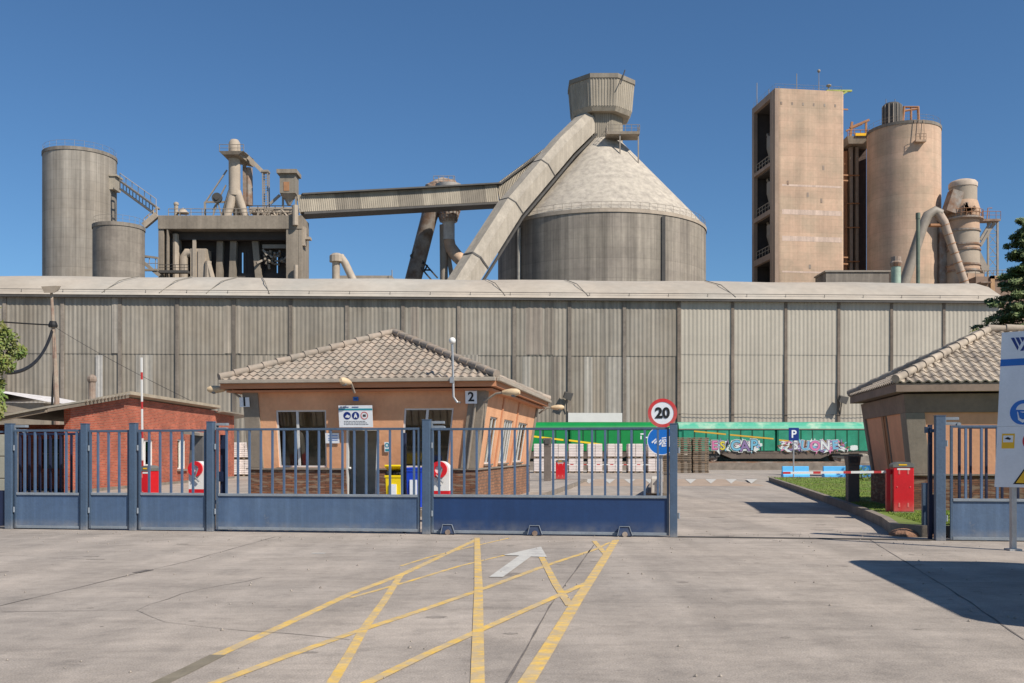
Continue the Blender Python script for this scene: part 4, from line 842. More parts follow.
# ---------- floodlight pole, cables ----------
px_,py_,_=W(57.5,400,66); tp=W(51.5,292,66)
t=thing('floodlight_pole','tall weathered pole with a floodlight and hanging black cable, above the brick building','pole',(px_,py_,0))
q=MB(); q.tube([(px_,py_,0),(px_-.05,py_,5),(tp[0]+.12,py_,9.7),tp],[.2,.18,.12,.09],8); q.build('pole',mat('weathered_pole',(.4,.33,.25),.9,var=.25,scale=1,col2=(.2,.12,.09),c2scale=1),t,smooth=40)
q=MB(); q.tube([(px_-.25,py_,0),(px_-.35,py_,5),(px_-.25,py_,7),(tp[0]+.1,py_,9.6)],.07,6); q.build('cable_conduit',black,t)
q=MB(); q.hexa([(tp[0]-.35,py_-.3,tp[2]-.1),(tp[0]+.3,py_-.3,tp[2]-.1),(tp[0]+.3,py_+.3,tp[2]+.1),(tp[0]-.35,py_+.3,tp[2]+.1),(tp[0]-.5,py_-.4,tp[2]+.3),(tp[0]+.45,py_-.4,tp[2]+.35),(tp[0]+.45,py_+.4,tp[2]+.45),(tp[0]-.5,py_+.4,tp[2]+.45)]); q.build('floodlight',dustm,t)
q=MB(); z_=W(53,325,66)[2]; x_=W(53,325,66)[0]; q.lathe([(.28,z_-.15),(.3,z_),(.2,z_+.25)],x_,py_,10); q.build('cable_coil',black,t)
def cable(name,label,pts,r):
    q=MB(); P=[Vector(p) for p in pts]; out=[]
    for i in range(25):
        u=i/24; out.append((1-u)**2*P[0]+2*u*(1-u)*P[1]+u*u*P[2])
    q.tube(out,r,6); q.build(name,black,smooth=60,label=label,cat='cable')
cable('thick_cable','thick black cable sagging from the floodlight pole into the left tree',[W(52,331,66),W(40,372,60),W(8,373,52)],.10)
cable('overhead_cable','straight dark overhead cable from the left edge to the floodlight pole',[W(-60,317,66),W(10,323,66),W(52,325,66)],.05)
cable('overhead_wire','thin wire slanting down from the floodlight pole towards the guardhouse',[W(55,327,66),W(110,362,60),W(206,408,56)],.012)
# ---------- trees ----------
def leafcloud(m,c,r,n,s,sq=1,rr=None):
    g=rr or rnd
    for _ in range(n):
        while True:
            p=Vector((g.uniform(-1,1),g.uniform(-1,1),g.uniform(-1,1)))
            if .25<p.length<1: break
        p=Vector(c)+Vector((p.x*r,p.y*r,p.z*r*sq)); d=Vector((g.gauss(0,1),g.gauss(0,1),g.gauss(0,1))).normalized(); e=d.orthogonal().normalized(); sz=s*g.uniform(.6,1.3)
        m.add([p-d*sz,p+e*sz*.45,p+d*sz,p-e*sz*.45],[(0,1,2,3)])
T=Vector((-18.7,34,0)); t=thing('broadleaf_tree','leafy olive-green tree at the left edge above the brick building roof','tree',tuple(T))
q=MB(); br=MB(); q.tube([T,T+Vector((.1,0,2)),T+Vector((0,.1,3.6)),T+Vector((.2,0,5.2))],[.2,.16,.11,.05],8)
lm=MB()
for i in range(64):
    an=rnd.uniform(0,6.28); zz=rnd.uniform(2.9,6.5); rad=rnd.uniform(.4,2.0)*(1 if zz<5.3 else .6); c_=T+Vector((math.cos(an)*rad+.2,math.sin(an)*rad,zz))
    br.tube([T+Vector((0,0,min(zz-1,4.5))),(T+Vector((0,0,zz-.5))).lerp(c_,.5),c_],[.06,.035,.012],5); leafcloud(lm,c_,rnd.uniform(.32,.6),260,.085,.8)
q.build('trunk',bark,t,smooth=60); br.build('branches',bark,t); lm.build('crown',leaf1,t)
T=Vector((31.3,60,0)); t=thing('conifer_tree','dark green conifer rising behind the right guardhouse and safety board','tree',tuple(T)); q=MB(); q.tube([T,T+Vector((0,0,9)),T+Vector((0,0,16))],[.3,.18,.03],8); q.build('trunk',bark,t,smooth=60)
lm=MB(); br=MB()
for i in range(190):
    zz=3+12.6*i/190+rnd.uniform(-.2,.2); rr_=(16.8-zz)*.37*rnd.uniform(.65,1.12)+.3; an=i*2.4+rnd.uniform(-.3,.3); p0=T+Vector((0,0,zz)); p1=p0+Vector((math.cos(an)*rr_,math.sin(an)*rr_,-.12*rr_+rnd.uniform(-.1,.35)))
    br.tube([p0,p1],[.05,.015],4); 
    for k in range(5): 
        u=.3+.7*k/4; leafcloud(lm,p0.lerp(p1,u)+Vector((0,0,-.05)),.42*(1.25-u*.5),75,.13,.55)
br.build('branches',bark,t); lm.build('crown',leaf2,t)
T=Vector((26.8,56,0)); t=thing('shrub','sparse leafy shrub poking above the peak of the right tiled roof','shrub',tuple(T)); q=MB(); lm=MB(); q.tube([T,T+Vector((0,0,5.6))],[.12,.05],6)
for i in range(26):
    an=rnd.uniform(0,6.28); zz=rnd.uniform(5.2,8.6); c_=T+Vector((math.cos(an)*rnd.uniform(.2,1.3),math.sin(an)*rnd.uniform(.2,1.2),zz)); q.tube([T+Vector((0,0,5)),c_],[.04,.015],4); leafcloud(lm,c_,.4,70,.1)
q.build('stems',bark,t); lm.build('foliage',leaf1,t)
# low plants on the lawn
for i,(px,py,lab) in enumerate(((866,478,'small green shrub at the end of the lawn beside the right guardhouse'),(940-3,530,'tuft of weeds at the kerb end near the right gate post'))):
    if i: continue
    x,y=W(px,py,50)[:2]; T=Vector((x,y,.1)); t=thing('shrub',lab,'shrub',tuple(T)); q=MB(); lm=MB()
    for k in range(10): c_=T+Vector((rnd.uniform(-.8,.8),rnd.uniform(-.5,.5),rnd.uniform(.2,.7))); q.tube([T,c_],[.02,.01],4); leafcloud(lm,c_,.3,60,.07)
    q.build('stems',bark,t); lm.build('foliage',grassb,t)
# ---------- pallets and cement bags ----------
Yp=76; q=MB()
for s in (-1,0,1): q.box(-.6,.6,s*.45-.05,s*.45+.05,0,.04)
for s in (-1,0,1):
    for u in (-1,0,1): q.box(u*.52-.05,u*.52+.05,s*.4-.04,s*.4+.04,.0405,.0995)
for s in (-2,-1,0,1,2): q.box(-.6,.6,s*.225-.05,s*.225+.05,.1,.142)
for v in q.v: pass
ords=['lowest','second','third','fourth','fifth','sixth','seventh','eighth','ninth','tenth','eleventh','twelfth','thirteenth','fourteenth','fifteenth','sixteenth','seventeenth','eighteenth','nineteenth']
src=None
for px,nlev,where in ((683.5,18,'the middle pallet stack beside the gate post'),(701,18,'the rightmost pallet stack near the train'),(666.5,11,'the low pallet stack behind the blue sign')):
    x=(px-512)*Yp/1000
    for i in range(nlev):
        lab='wooden pallet, %s from the ground in %s'%(ords[i],where)
        lab=lab.replace('lowest from the ground','lowest')
        loc=(x+rnd.uniform(-.03,.03),Yp+.5+rnd.uniform(-.03,.03),.15*i+.002)
        if src is None:
            src=q.build('wooden_pallet',woodm,frame='W',loc=(0,0,0),label=lab,cat='pallet',group='empty wooden pallets in stacks'); src.location=loc
        else:
            c=src.copy(); C.objects.link(c); c.location=loc; c['label']=lab
def load(loc,label):
    t=thing('cement_bag_load',label,'bag pallet',(0,0,0),'W','pallet loads of cement bags'); q=MB()
    for s in (-1,0,1):
        q.box(-.55,.55,s*.45-.05,s*.45+.05,0,.022); q.box(-.55,.55,s*.45-.05,s*.45+.05,.1,.122)
        for u in (-1,0,1): q.box(u*.48-.07,u*.48+.07,s*.45-.05,s*.45+.05,.022,.1)
    q.build('pallet',woodm,t); q=MB()
    for l in range(8):
        for k in range(2):
            for j in range(2):
                x0=-.56+k*.565; y0=-.5+j*.505; z0=.125+l*.122; e=rnd.uniform(0,.02)
                q.box(x0+e,x0+.55+e*.5,y0+e,y0+.49,z0,z0+.116)
    q.build('bags',bagm,t,bevel=.03); t.location=loc; return t
src=None; names=['first','second','third','fourth','fifth','sixth','seventh']
cols=[(541,0),(558,0),(576,0),(595,0),(615,0),(635.5,0),(655.5,0)]
for row in range(2):
    for ci,(px,_) in enumerate(cols):
        for lev in range(2):
            Yr=76+row*1.25; x=(px-512)*76/1000+row*.1
            lab='%s cement bag load, %s column from the left, %s row, before the green wagons'%(('lower','upper')[lev],names[ci],('front','rear')[row])
            loc=(x,Yr+.5,lev*1.125)
            if src is None: src=load(loc,lab)
            else: dup(src,loc,'W',lab)
for ci,px in enumerate((233,245)):
    for lev in range(2):
        x=(px-512)*66/1000; lab='%s bag load, %s stack in the gap between brick building and guardhouse'%(('lower','upper')[lev],('left','right')[ci]); dup(src,(x,66+ci*.2,lev*1.125),'W',lab)
# ---------- freight wagons ----------
YT=94
def wagon(label,px0,px1,body,roofm,framem,graf=()):
    x0=(px0-512)*YT/1000; x1=(px1-512)*YT/1000; L_=x1-x0; zb,zt=1.68,3.72; xm=(x0+x1)/2
    t=thing('freight_wagon',label,'train wagon',(xm,YT+1.4,.7),'W','sliding-wall wagons of the train')
    q=MB(); q.box(x0,x0+.35,YT+.1,YT+2.7,zb,zt); q.box(x1-.35,x1,YT+.1,YT+2.7,zb,zt); q.box(x0+.35,x1-.35,YT+.35,YT+2.5,zb,zt); q.build('body',body,t)
    for s,(u0,u1) in enumerate(((x0+.37,xm-.12),(xm+.12,x1-.37))):
        q=MB(); n=8
        for i in range(n):
            a=u0+(u1-u0)*i/n; b=u0+(u1-u0)*(i+1)/n; q.box(a+.06,b-.06,YT,YT+.12,zb+.05,zt-.1); q.box(a-.03,a+.03,YT+.04,YT+.15,zb+.02,zt-.05)
        q.box(u0,u1,YT+.1,YT+.34,zb,zt-.02); dr=q.build('sliding_door',body,t,bevel=.01)
        for i in range(1,n): q=MB(); a=u0+(u1-u0)*i/n; q.box(a-.03,a+.03,YT+.02,YT+.042,zb+.05,zt-.1); q.build('door_rib',mat('wagon_rib_dark',(.02,.1,.055),.7),dr)
    q=MB(); q.box(x0,x1,YT-.03,YT+2.85,zt,zt+.08); q.build('cant_rail',greyst,t)
    q=MB(); pr=[(YT-.02,zt+.081),(YT+.12,zt+.35),(YT+.5,zt+.62),(YT+1.4,zt+.74),(YT+2.3,zt+.62),(YT+2.7,zt+.35),(YT+2.84,zt+.081)]; q.prism(pr,'x',x0,x1); q.build('roof',roofm,t,smooth=20)
    q=MB(); q.box(x0+.1,x1-.1,YT+.1,YT+2.7,1.45,1.67); q.prism([(x0+3.9,1.45),(x0+5,.98),(x1-5,.98),(x1-3.9,1.45)],'y',YT+.12,YT+2.4); q.build('underframe',mat('brown_underframe',(.13,.10,.08),.9,var=.2),t)
    for xb in (x0+2.4,x1-2.4):
        q=MB(); q.prism([(xb-1.5,1.15),(xb-.4,.95),(xb+.4,.95),(xb+1.5,1.15),(xb+1.4,1.4),(xb-1.4,1.4)],'y',YT+.25,YT+.4); bg_=q.build('bogie',darkst,t)
        q=MB()
        for u in (-.9,.9): q.tube([(xb+u,YT+.42,1.1),(xb+u,YT+.55,1.1)],.42,18); q.tube([(xb+u,YT+1.75,1.1),(xb+u,YT+1.85,1.1)],.42,18); q.tube([(xb+u,YT+.4,1.1),(xb+u,YT+1.9,1.1)],.08,8)
        q.build('wheels',rust,bg_,smooth=40)
    for s,xx in ((-1,x0),(1,x1)):
        q=MB(); 
        for yy in (YT+.5,YT+2.2): q.tube([(xx,yy,1.5),(xx+s*.25,yy,1.5)],.09,8); disc(q,(xx+s*.25,yy,1.5),.2,(0,1,0),(0,0,1),-.02,.02,12)
        q.build('buffers',darkst,t)
    return t,x0,x1
t,x0,x1=wagon('bright green wagon nearest the round 20 sign, behind the cement bags',464.5,674,greentrain,greentrain,greend)
def stripe(t,pxa,ya,pxb,yb,m,yy=YT-.012,w_=.16):
    q=MB(); a=Vector(W(pxa,ya,YT)); b=Vector(W(pxb,yb,YT)); n=Vector((0,0,w_/2)); q.add([(a.x,yy,a.z-w_/2),(b.x,yy,b.z-w_/2),(b.x,yy,b.z+w_/2),(a.x,yy,a.z+w_/2),(a.x,yy+.02,a.z-w_/2),(b.x,yy+.02,b.z-w_/2),(b.x,yy+.02,b.z+w_/2),(a.x,yy+.02,a.z+w_/2)],[(0,1,2,3),(4,5,6,7),(0,1,5,4),(2,3,7,6),(1,2,6,5),(0,3,7,4)]); q.build('yellow_band',m,t)
trainy=plain('train_yellow_band',(.93,.78,.12),.5); oldy=plain('faded_orange_band',(.78,.62,.18),.6)
stripe(t,472,429,563.5,440,trainy); stripe(t,569,440.3,602,444.6,trainy)
q=MB(); 
for px,py,ww,hh in ((643,434,.5,.12),(641,437.5,.12,.35),(646,437.5,.45,.12)): x,_,z=W(px,py,YT); q.box(x-ww/2,x+ww/2,YT-.02,YT-.002,z-hh/2,z+hh/2)
q.build('white_stencil',signw,t)
wagon('bright green wagon hidden behind the orange guardhouse, seen left of it',254,460,greentrain,greentrain,greend)
t,x0,x1=wagon('faded teal wagon covered in graffiti, behind the P sign',679,874,tealtrain,tealroof,greend)
stripe(t,694,431.2,726,434.3,oldy,w_=.14); stripe(t,730,434.8,773.5,438.8,oldy,w_=.14); stripe(t,779,440,790,441,oldy,w_=.14)
gcol={k:plain('graffiti_'+k,v,.6) for k,v in dict(pink=(.78,.45,.60),pale=(.80,.82,.80),sky=(.42,.66,.75),brown=(.46,.34,.24),violet=(.50,.42,.58),yellow=(.80,.74,.25),black=(.10,.10,.13)).items()}
def blob(px0,px1,py0,py1,mk,yy,seed):
    g=random.Random(seed); q=MB(); cx,cy=(px0+px1)/2,(py0+py1)/2; P=[]
    for i in range(30):
        an=2*math.pi*i/30; r_=1+g.uniform(-.14,.1); c_,s_=math.cos(an),math.sin(an); e=.55
        P.append((cx+(px1-px0)/2*r_*math.copysign(abs(c_)**e,c_),cy-(py1-py0)/2*r_*math.copysign(abs(s_)**e,s_)))
    pts=[(W(a,b,YT)[0],W(a,b,YT)[2]) for a,b in P]; q.prism(pts,'y',yy,yy+.004); q.build('graffiti_field',gcol[mk],t)
def splats(px0,px1,py0,py1,n,seed):
    g=random.Random(seed); by={k:MB() for k in gcol}
    for i in range(n):
        k=g.choice(['pink','pale','sky','brown','violet','pale','black']); x,_,z=W(g.uniform(px0,px1),g.uniform(py0,py1),YT); r_=g.uniform(.08,.26); an=g.uniform(0,3.14); ux=(math.cos(an),0,math.sin(an)); uy=(-math.sin(an),0,math.cos(an)); poly3(by[k],(x,YT-.014-i*.0001,z),[(-r_*1.8,-r_*.3),(r_*.4,-r_*.5),(r_*1.6,r_*.1),(-r_*.2,r_*.5)],ux,uy,0,.0005)
    for k,q in by.items():
        if len(q.v)>8*4: q.build('graffiti_tag_'+k,gcol[k],t)
def graf(txt,px,py,size,fills,step,seed,oc='black'):
    g=random.Random(seed)
    for i,ch in enumerate(txt):
        x,_,z=W(px+i*step,py+g.uniform(-.6,.6),YT); r_=g.uniform(-.14,.14); ux=(math.cos(r_),0,math.sin(r_)); uy=(-math.sin(r_),0,math.cos(r_)); s=size*g.uniform(.92,1.1)
        text(ch,s,gcol['pale'],(x,YT-.020,z),ux,uy,t,'graffiti_glow',offset=.13*s/1.3,depth=.002)
        text(ch,s,gcol[oc],(x,YT-.030,z),ux,uy,t,'graffiti_outline',offset=.085*s/1.3,depth=.002)
        text(ch,s,gcol[fills[i%len(fills)]],(x,YT-.040,z),ux,uy,t,'graffiti_letter',offset=.035*s/1.3,depth=.002)
blob(711,728,440.5,451,'violet',YT-.012,1); splats(711,728,441,450.5,40,21); splats(731,761,441,450.5,60,22); splats(780,849,441,450.5,150,23); graf('ES',714.5,446,1.15,['pink','yellow'],8,3,'black'); 
blob(731,761,440.5,451,'pale',YT-.012,2); graf('CAP',735.5,446,1.25,['sky','violet','sky'],9.2,5,'black')
blob(780,848,440.5,450.5,'brown',YT-.012,4); graf('SUONE',795,445.7,1.2,['pale','sky','pink','pale','sky'],10,8,'violet'); blob(783,789,443,449,'pale',YT-.014,6); blob(850,858,445,450.5,'pale',YT-.013,7)
# ---------- warehouse (frame H, facade along x, outward -y) ----------
def hx(px): # facade coordinate of a pixel column
    k=(px-512)/1000; c,s=math.cos(R(2.6)),math.sin(R(2.6)); # world (x*c, 110.5+x*s)
    return 110.5*k/(c-s*k)
EZ=18.6; XL=-75; XR=hx(1000); SP=hx(679)
t=thing('warehouse','huge long corrugated warehouse with pale rounded roof behind the train','warehouse',(0,9,0),'H')
pil=[hx(679)-6.12*i for i in range(23)]; pilr=[hx(679)+6.02*i for i in range(1,6)]
seamz=1.6+(452-355.5)*.1105
q=MB(); ps=[p for p in pil if p>XL]; ps=sorted(ps)
q.box(XL,XR,.3,24,0,EZ-.1); q.build('core',inner,t)
ed=[XL]+ps
for a,b in zip(ed,ed[1:]):
    q=MB(); corr(q,(a,0),(b,0),seamz,EZ,.46,.035,(0,-1)); corr(q,(a,.06),(b,.06),.0,seamz+.15,.46,.035,(0,-1)); q.build('wall_sheet',wh_d,t)
ed=[SP]+pilr+[XR]
for a,b in zip(ed,ed[1:]):
    q=MB(); corr(q,(a,0),(b,0),1.6+97*.112,EZ,.46,.03,(0,-1)); corr(q,(a,.04),(b,.04),1.6+69*.112,1.6+97.5*.112,.46,.03,(0,-1)); corr(q,(a,.08),(b,.08),0,1.6+69.5*.112,.46,.03,(0,-1)); q.build('wall_sheet',wh_l,t)
for p in ps+pilr:
    w_=.16 if p>SP+1 else .2; q=MB(); q.box(p-w_,p+w_*.9,-.13,-.0,0,EZ); q.build('pilaster',wh_p if p>=SP-.1 else wh_p2,t)
q=MB(); q.box(hx(568),hx(622),-.17,-.12,1.6+26*.111,1.6+39*.111); q.build('white_panel',mat('white_wall_panel',(.62,.62,.58),.6,var=.04),t)
# patches sheet
for pa,pb,ya,yb,mm in ((457,478,355,400,wh_p),(112,121,297,355,wh_p),(380,390,355,395,wh_l),(96,103,357,410,wh_l)):
    q=MB(); corr(q,(hx(pa),-.09),(hx(pb),-.09),1.6+(452-yb)*.1105,1.6+(452-ya)*.1105,.46,.03,(0,-1)); q.build('patch_sheet',mat('patch_'+mm.name,(.29,.26,.22) if mm is wh_p else (.38,.36,.33),.8,var=.15,scale=.3,streak=.2),t)
g=random.Random(5)
for i in range(26):
    x=g.uniform(XL,SP-3); up_=g.random()<.5; wd_=g.choice([.9,1.8,2.7]); z0_,z1_=(seamz+.1,EZ-.3) if up_ else (.5,seamz-.1)
    if min(abs(x-p) for p in ps)<.5 or min(abs(x+wd_-p) for p in ps)<.5: continue
    tn=g.choice([(.30,.275,.235),(.215,.185,.15),(.26,.22,.18),(.29,.25,.20)]); q=MB(); corr(q,(x,-.045 if up_ else .0),(x+wd_,-.045 if up_ else .0),z0_,z1_,.46,.035,(0,-1)); q.build('replaced_sheet',mat('replaced_sheet_%d'%int(tn[0]*1000),tn,.8,var=.12,scale=.2,streak=.35,sscale=1.2),t)
# roof
q=MB(); prof=[(-.55,EZ+.0),(.4,EZ+.75),(3,EZ+2.1),(6,EZ+3.05),(12,EZ+3.6),(18,EZ+3.05),(24.5,EZ)]
N=26
vs=[];fs=[]
for i in range(N+1):
    x=XL+(XR+.3-XL)*i/N
    for j,(y,z) in enumerate(prof): vs.append((x,y,z+.12*math.sin(i*1.7)*(j in(2,3,4,5))*.5))
for i in range(N):
    for j in range(6): a=i*7+j; fs.append((a,a+7,a+8,a+1))
fs.append(tuple(range(7))); fs.append(tuple(N*7+j for j in range(7))[::-1]); q.add(vs,fs); q.build('roof',wh_r,t,smooth=50)
q=MB(); q.box(XL,XR+.3,-.62,-.35,EZ-.28,EZ-.08); q.build('gutter',darkst,t)
q=MB(); q.box(XL,XR,-.3,-.1,EZ-.2,EZ-.02); q.build('eave_shadow_strip',wh_p,t)  # dark strip placed below the roof edge to imitate its shadow
q=MB(); q.rail([(XL,-.2,EZ+.1),(XR,-.2,EZ+.1)],.5,4.4,.03,4,False); q.build('roof_railing',darkst,t)
for px in (103,207,270,505,588,735,160):
    q=MB(); x=hx(px); sgn=-1 if px in(505,588,270,735) else 1; q.tube([(x,-.3,EZ+.25),(x+sgn*1.0,2.2,EZ+2.0),(x+sgn*2.0,5.6,EZ+3.08)],.05,5); q.build('roof_seam',mat('roof_seam_dark',(.2,.18,.15),.9,var=.3),t)
for k,z_ in ((0,1.6+38*.112),):
    q=MB(); q.tube([(SP,-.2,z_)]+[(SP+(XR-SP)*i/24,-.2,z_-.1*abs(math.sin(i*.65))) for i in range(1,25)],.03,5); q.build('wall_cable',darkst,t)
for px,py,lab in ((567,397,'small dark floodlight on the grey part of the warehouse wall'),(840,400,'small dark floodlight on the pale part of the warehouse wall, left of the right guardhouse')):
    x=hx(px); z_=1.6+(452-py)*.111; tt=thing('wall_floodlight',lab,'lamp',(x,-.3,z_),'H','floodlights on the warehouse wall'); q=MB(); q.tube([(x,-.15,z_-1.6),(x,-.4,z_-.6),(x,-.5,z_)],.08,6); q.build('bracket',greyst,tt); q=MB(); q.hexa([(x-.5,-1.1,z_-.2),(x+.3,-1.1,z_-.5),(x+.3,-.5,z_-.3),(x-.5,-.5,z_),(x-.3,-1.1,z_+.4),(x+.6,-1.1,z_+.3),(x+.6,-.5,z_+.4),(x-.3,-.5,z_+.6)]); q.build('lamp_body',darkst,tt)
# ---------- things behind the warehouse ----------
def silo(label,px0,px1,ytop,Yc,m,rim=True,extra=None,n=48):
    Rr=(px1-px0)/2*Yc/1000*.955; cx=((px0+px1)/2-512)*Yc/1000; zt=1.6+(452-ytop)*(Yc-Rr)/1000
    t=thing('silo',label,'silo',(cx,Yc,0)); q=MB(); q.lathe([(Rr,0),(Rr,zt),(Rr-.3,zt+.02)],cx,Yc,n); q.build('shell',m,t,smooth=30)
    if rim: q=MB(); q.lathe([(Rr+.1,zt-.5),(Rr+.1,zt+.05),(Rr-.1,zt+.05)],cx,Yc,n,cap=False); q.build('rim',concr2,t,smooth=30)
    q=MB(); q.rail([(cx+(Rr-.1)*math.cos(2*math.pi*i/24),Yc+(Rr-.1)*math.sin(2*math.pi*i/24),zt) for i in range(25)],1.1,2.2,.022,4); q.build('railing',greyst,t)
    return t,cx,Rr,zt
t,cx,Rr,zt=silo('tall grey concrete silo at far left','' and 0 or 44,116,146,170,concr)
q=MB(); x,_,z=W(119,190,168)
q.cbox(x+.2,167,z-4.3,2.4,2.4,2.4) if 0 else q.box(cx+Rr-.3,cx+Rr+.75,168.4,170.8,W(0,187,167)[2],W(0,174,167)[2]); q.box(cx+Rr-.4,cx+Rr+1.1,168.2,171,W(0,174,167)[2]+.01,W(0,173,167)[2]+.15); q.build('outlet_box',clad,t)
silo('short wide grey silo standing in front of the tall left one',93.3,144.5,221.5,152,concr2)
# stair conveyor from the tall silo
t=thing('stair_gallery','steel stair gallery sloping down from the tall left silo to the mill','gallery',W(140,190,166)); p=Vector(W(120,181,167)); r_=Vector(W(156,207,161)); q=MB()
for dz,dy in ((0,0),(0,1.4),(-1.3,0),(-1.3,1.4)): q.bar(p+Vector((0,dy,dz)),r_+Vector((0,dy,dz)),.3,.3)
q.build('girders',greyst,t); q=MB(); 
for i in range(12): u=p.lerp(r_,i/11); q.bar(u,u+Vector((0,1.4,0)),.2,.12); q.bar(u,u+Vector((0,0,-1.3)),.12,.12)
q.build('treads',greyst,t); q=MB(); a=Vector(W(144,226,161)); b=Vector(W(157,215,161)); q.bar(a,b,.8,.9); q.rail([a,b],1.2,1,.08,4); q.rail([p,r_],1.3,2,.06,4,False); q.build('lower_flight',dustm,t)
q=MB(); a=Vector(W(143,262,158)); b=Vector(W(160,276,158)); q.bar(a,b,.4,.5); q.bar(W(143,270,158),W(158,270,158),.7,.3); q.bar(W(143,256,158),W(158,258,158),.4,.3); q.rail([W(143,269,158),W(158,269,158)],1.8,1,.07,4); q.build('lower_landing',greyst,t)
# mill frame
YM=160; k=YM/1000; mx=lambda px:(px-512)*k; mz=lambda py:1.6+(452-py)*k
t=thing('mill_building','open concrete mill frame with dark interior, between the left silos and the sloping gallery','building',(mx(230),YM+6,0))
q=MB(); q.box(mx(158),mx(302),YM-.1,YM+5.5,mz(229),mz(215.5)); q.box(mx(158),mx(163.5),YM+.1,YM+5.5,0,mz(229.1)); q.box(mx(166.5),mx(168),YM,YM+.8,0,mz(229.1)); q.box(mx(286),mx(298),YM,YM+2,0,mz(229.1)); q.box(mx(298.2),mx(302),YM,YM+5.5,0,mz(229.1)); q.build('frame',millc,t,bevel=.05)
q=MB(); q.box(mx(168),mx(286),YM+2,YM+3,mz(237),mz(229.1)); q.box(mx(168),mx(286),YM+4.6,YM+5.4,mz(246),mz(229.1))
for a,b in ((168,212),(214,224.5),(226,233),(235.5,239),(239.5,257),(258,269),(271,283)): q.box(mx(a),mx(b),YM+4.65,YM+5.35,0,mz(246))
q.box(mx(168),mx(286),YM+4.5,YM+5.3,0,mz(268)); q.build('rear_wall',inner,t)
q=MB()
for a,b,c in ((214,213,.6),(228,226,.5),(250,255,.5),(172,172,-.3)): q=MB(); q.bar((mx(a),YM+3+c,mz(237)),(mx(b),YM+3+c,mz(290)),1.0,1.0); q.build('column',millc,t)
q=MB(); q.box(mx(188),mx(204),YM+1.2,YM+4,mz(290),mz(247)); q.box(mx(190.5),mx(194),YM+1,YM+1.19,mz(290),mz(238)); q.box(mx(196),mx(203),YM+1.0,YM+1.18,mz(276),mz(249)); q.build('filter_unit',dustm,t)
q=MB(); q.tube([(mx(180),YM+2,mz(290)),(mx(180),YM+2,mz(255)),(mx(183),YM+2,mz(250.5)),(mx(188),YM+2,mz(251))],.75,10); q.tube([(mx(205),YM+1,mz(290)),(mx(206.5),YM+1,mz(260))],.5,8); q.tube([(mx(213),YM+1,mz(288)),(mx(206),YM+1,mz(262))],.5,8); q.tube([(mx(172.5),YM+1.6,mz(290)),(mx(172.5),YM+1.6,mz(232))],.5,8); q.build('pipes',dustm,t,smooth=40)
q=MB(); q.box(mx(257),mx(286),YM+3.4,YM+4,mz(244),mz(240)); 
for i in range(26): a=rnd.uniform(258,284); b=rnd.uniform(246,262); q.bar((mx(a),YM+3.2+rnd.uniform(-1,1),mz(b)),(mx(a+rnd.uniform(-7,7)),YM+3.2+rnd.uniform(-1,1),mz(b+rnd.uniform(-6,6))),.3,.3)
q.build('machinery',greyst,t)
q=MB(); q.rail([(mx(168),YM+.2,mz(215.4)),(mx(300),YM+.2,mz(215.4))],1.1,1.8,.06,4); q.build('roof_railing',greyst,t)
q=MB(); q.box(mx(160),mx(190),YM-1.2,YM-.12,mz(274),mz(271.5)); q.rail([(mx(160),YM-1,mz(271.5)),(mx(190),YM-1,mz(271.5))],.9,1.4,.05,4); q.build('service_platform',darkst,t)
q=MB(); q.box(mx(302.1),mx(309.5),YM+.5,YM+1.8,mz(238.5),mz(236)); q.box(mx(302.1),mx(304.5),YM+.3,YM+1.6,mz(245),mz(226)); q.build('side_box',dustm,t)
q=MB(); q.tube([(mx(297),YM-.8,mz(290)),(mx(297),YM-.8,mz(266))],.35,8); q.build('side_duct',dustm,t)
q=MB(); q.tube([(mx(296),YM-.5,mz(226)),(mx(296),YM-.5,mz(206))],.45,8); q.build('side_duct',dustm,t)
# roof equipment on the mill (each thing its own)
z0=mz(215.4)
t=thing('cyclone_stack','round pale cyclone stack on splayed legs on top of the mill','stack',(mx(234),YM+3.2,z0)); Ys=YM+3.2; k2=Ys/1000; sx=lambda px:(px-512)*k2; sz=lambda py:1.6+(452-py)*k2
q=MB(); r0=6.2*k2; q.lathe([(1.0,sz(196)),(r0*.92,sz(188)),(r0*.92,sz(157)),(r0*.95,sz(150)),(r0*.9,sz(143)),(r0*.6,sz(140)),(.05,sz(139))],sx(234.5),Ys,20); q.build('body',dustm,t,smooth=50)
q=MB()
for dx,dy in ((-11,0),(-6,-1),(1.5,1.2),(12,0)): q.tube([(sx(234.5+dx*.15),Ys,sz(192)),(sx(234.5+dx),Ys+dy,z0)],[.8,.6],10)
q.build('legs',dustm,t,smooth=50)
q=MB(); q.hexa([(sx(226),Ys-2,sz(158)),(sx(242),Ys-2,sz(158)),(sx(250),Ys+2.5,sz(163)),(sx(226),Ys+2.5,sz(158)),(sx(222.5),Ys-2.2,sz(155)),(sx(247),Ys-2.2,sz(155)),(sx(250),Ys+2.5,sz(155)),(sx(223),Ys+2.5,sz(155))]); q.rail([(sx(223),Ys-2,sz(155)),(sx(247),Ys-2,sz(155))],1.1,1.5,.05,4); q.build('platform',millc,t)
q=MB(); q.bar((sx(242),Ys+1.5,sz(160)),(sx(242.5),Ys+1.5,z0),.5,.5); q.tube([(sx(246),Ys+1.8,sz(165)),(sx(246.5),Ys+1.8,sz(203))],.6,8); q.build('downpipes',rust,t)
q=MB(); q.bar((sx(227),Ys,sz(170)),(sx(205),Ys,sz(203)),.2,.2); q.bar((sx(226),Ys,sz(185)),(sx(213),Ys,sz(210)),.2,.2); q.bar((sx(205),Ys,sz(202)),(sx(225),Ys,sz(202)),.25,.3); q.bar((sx(205),Ys,sz(202)),(sx(205),Ys,z0),.3,.3); q.build('struts',greyst,t)
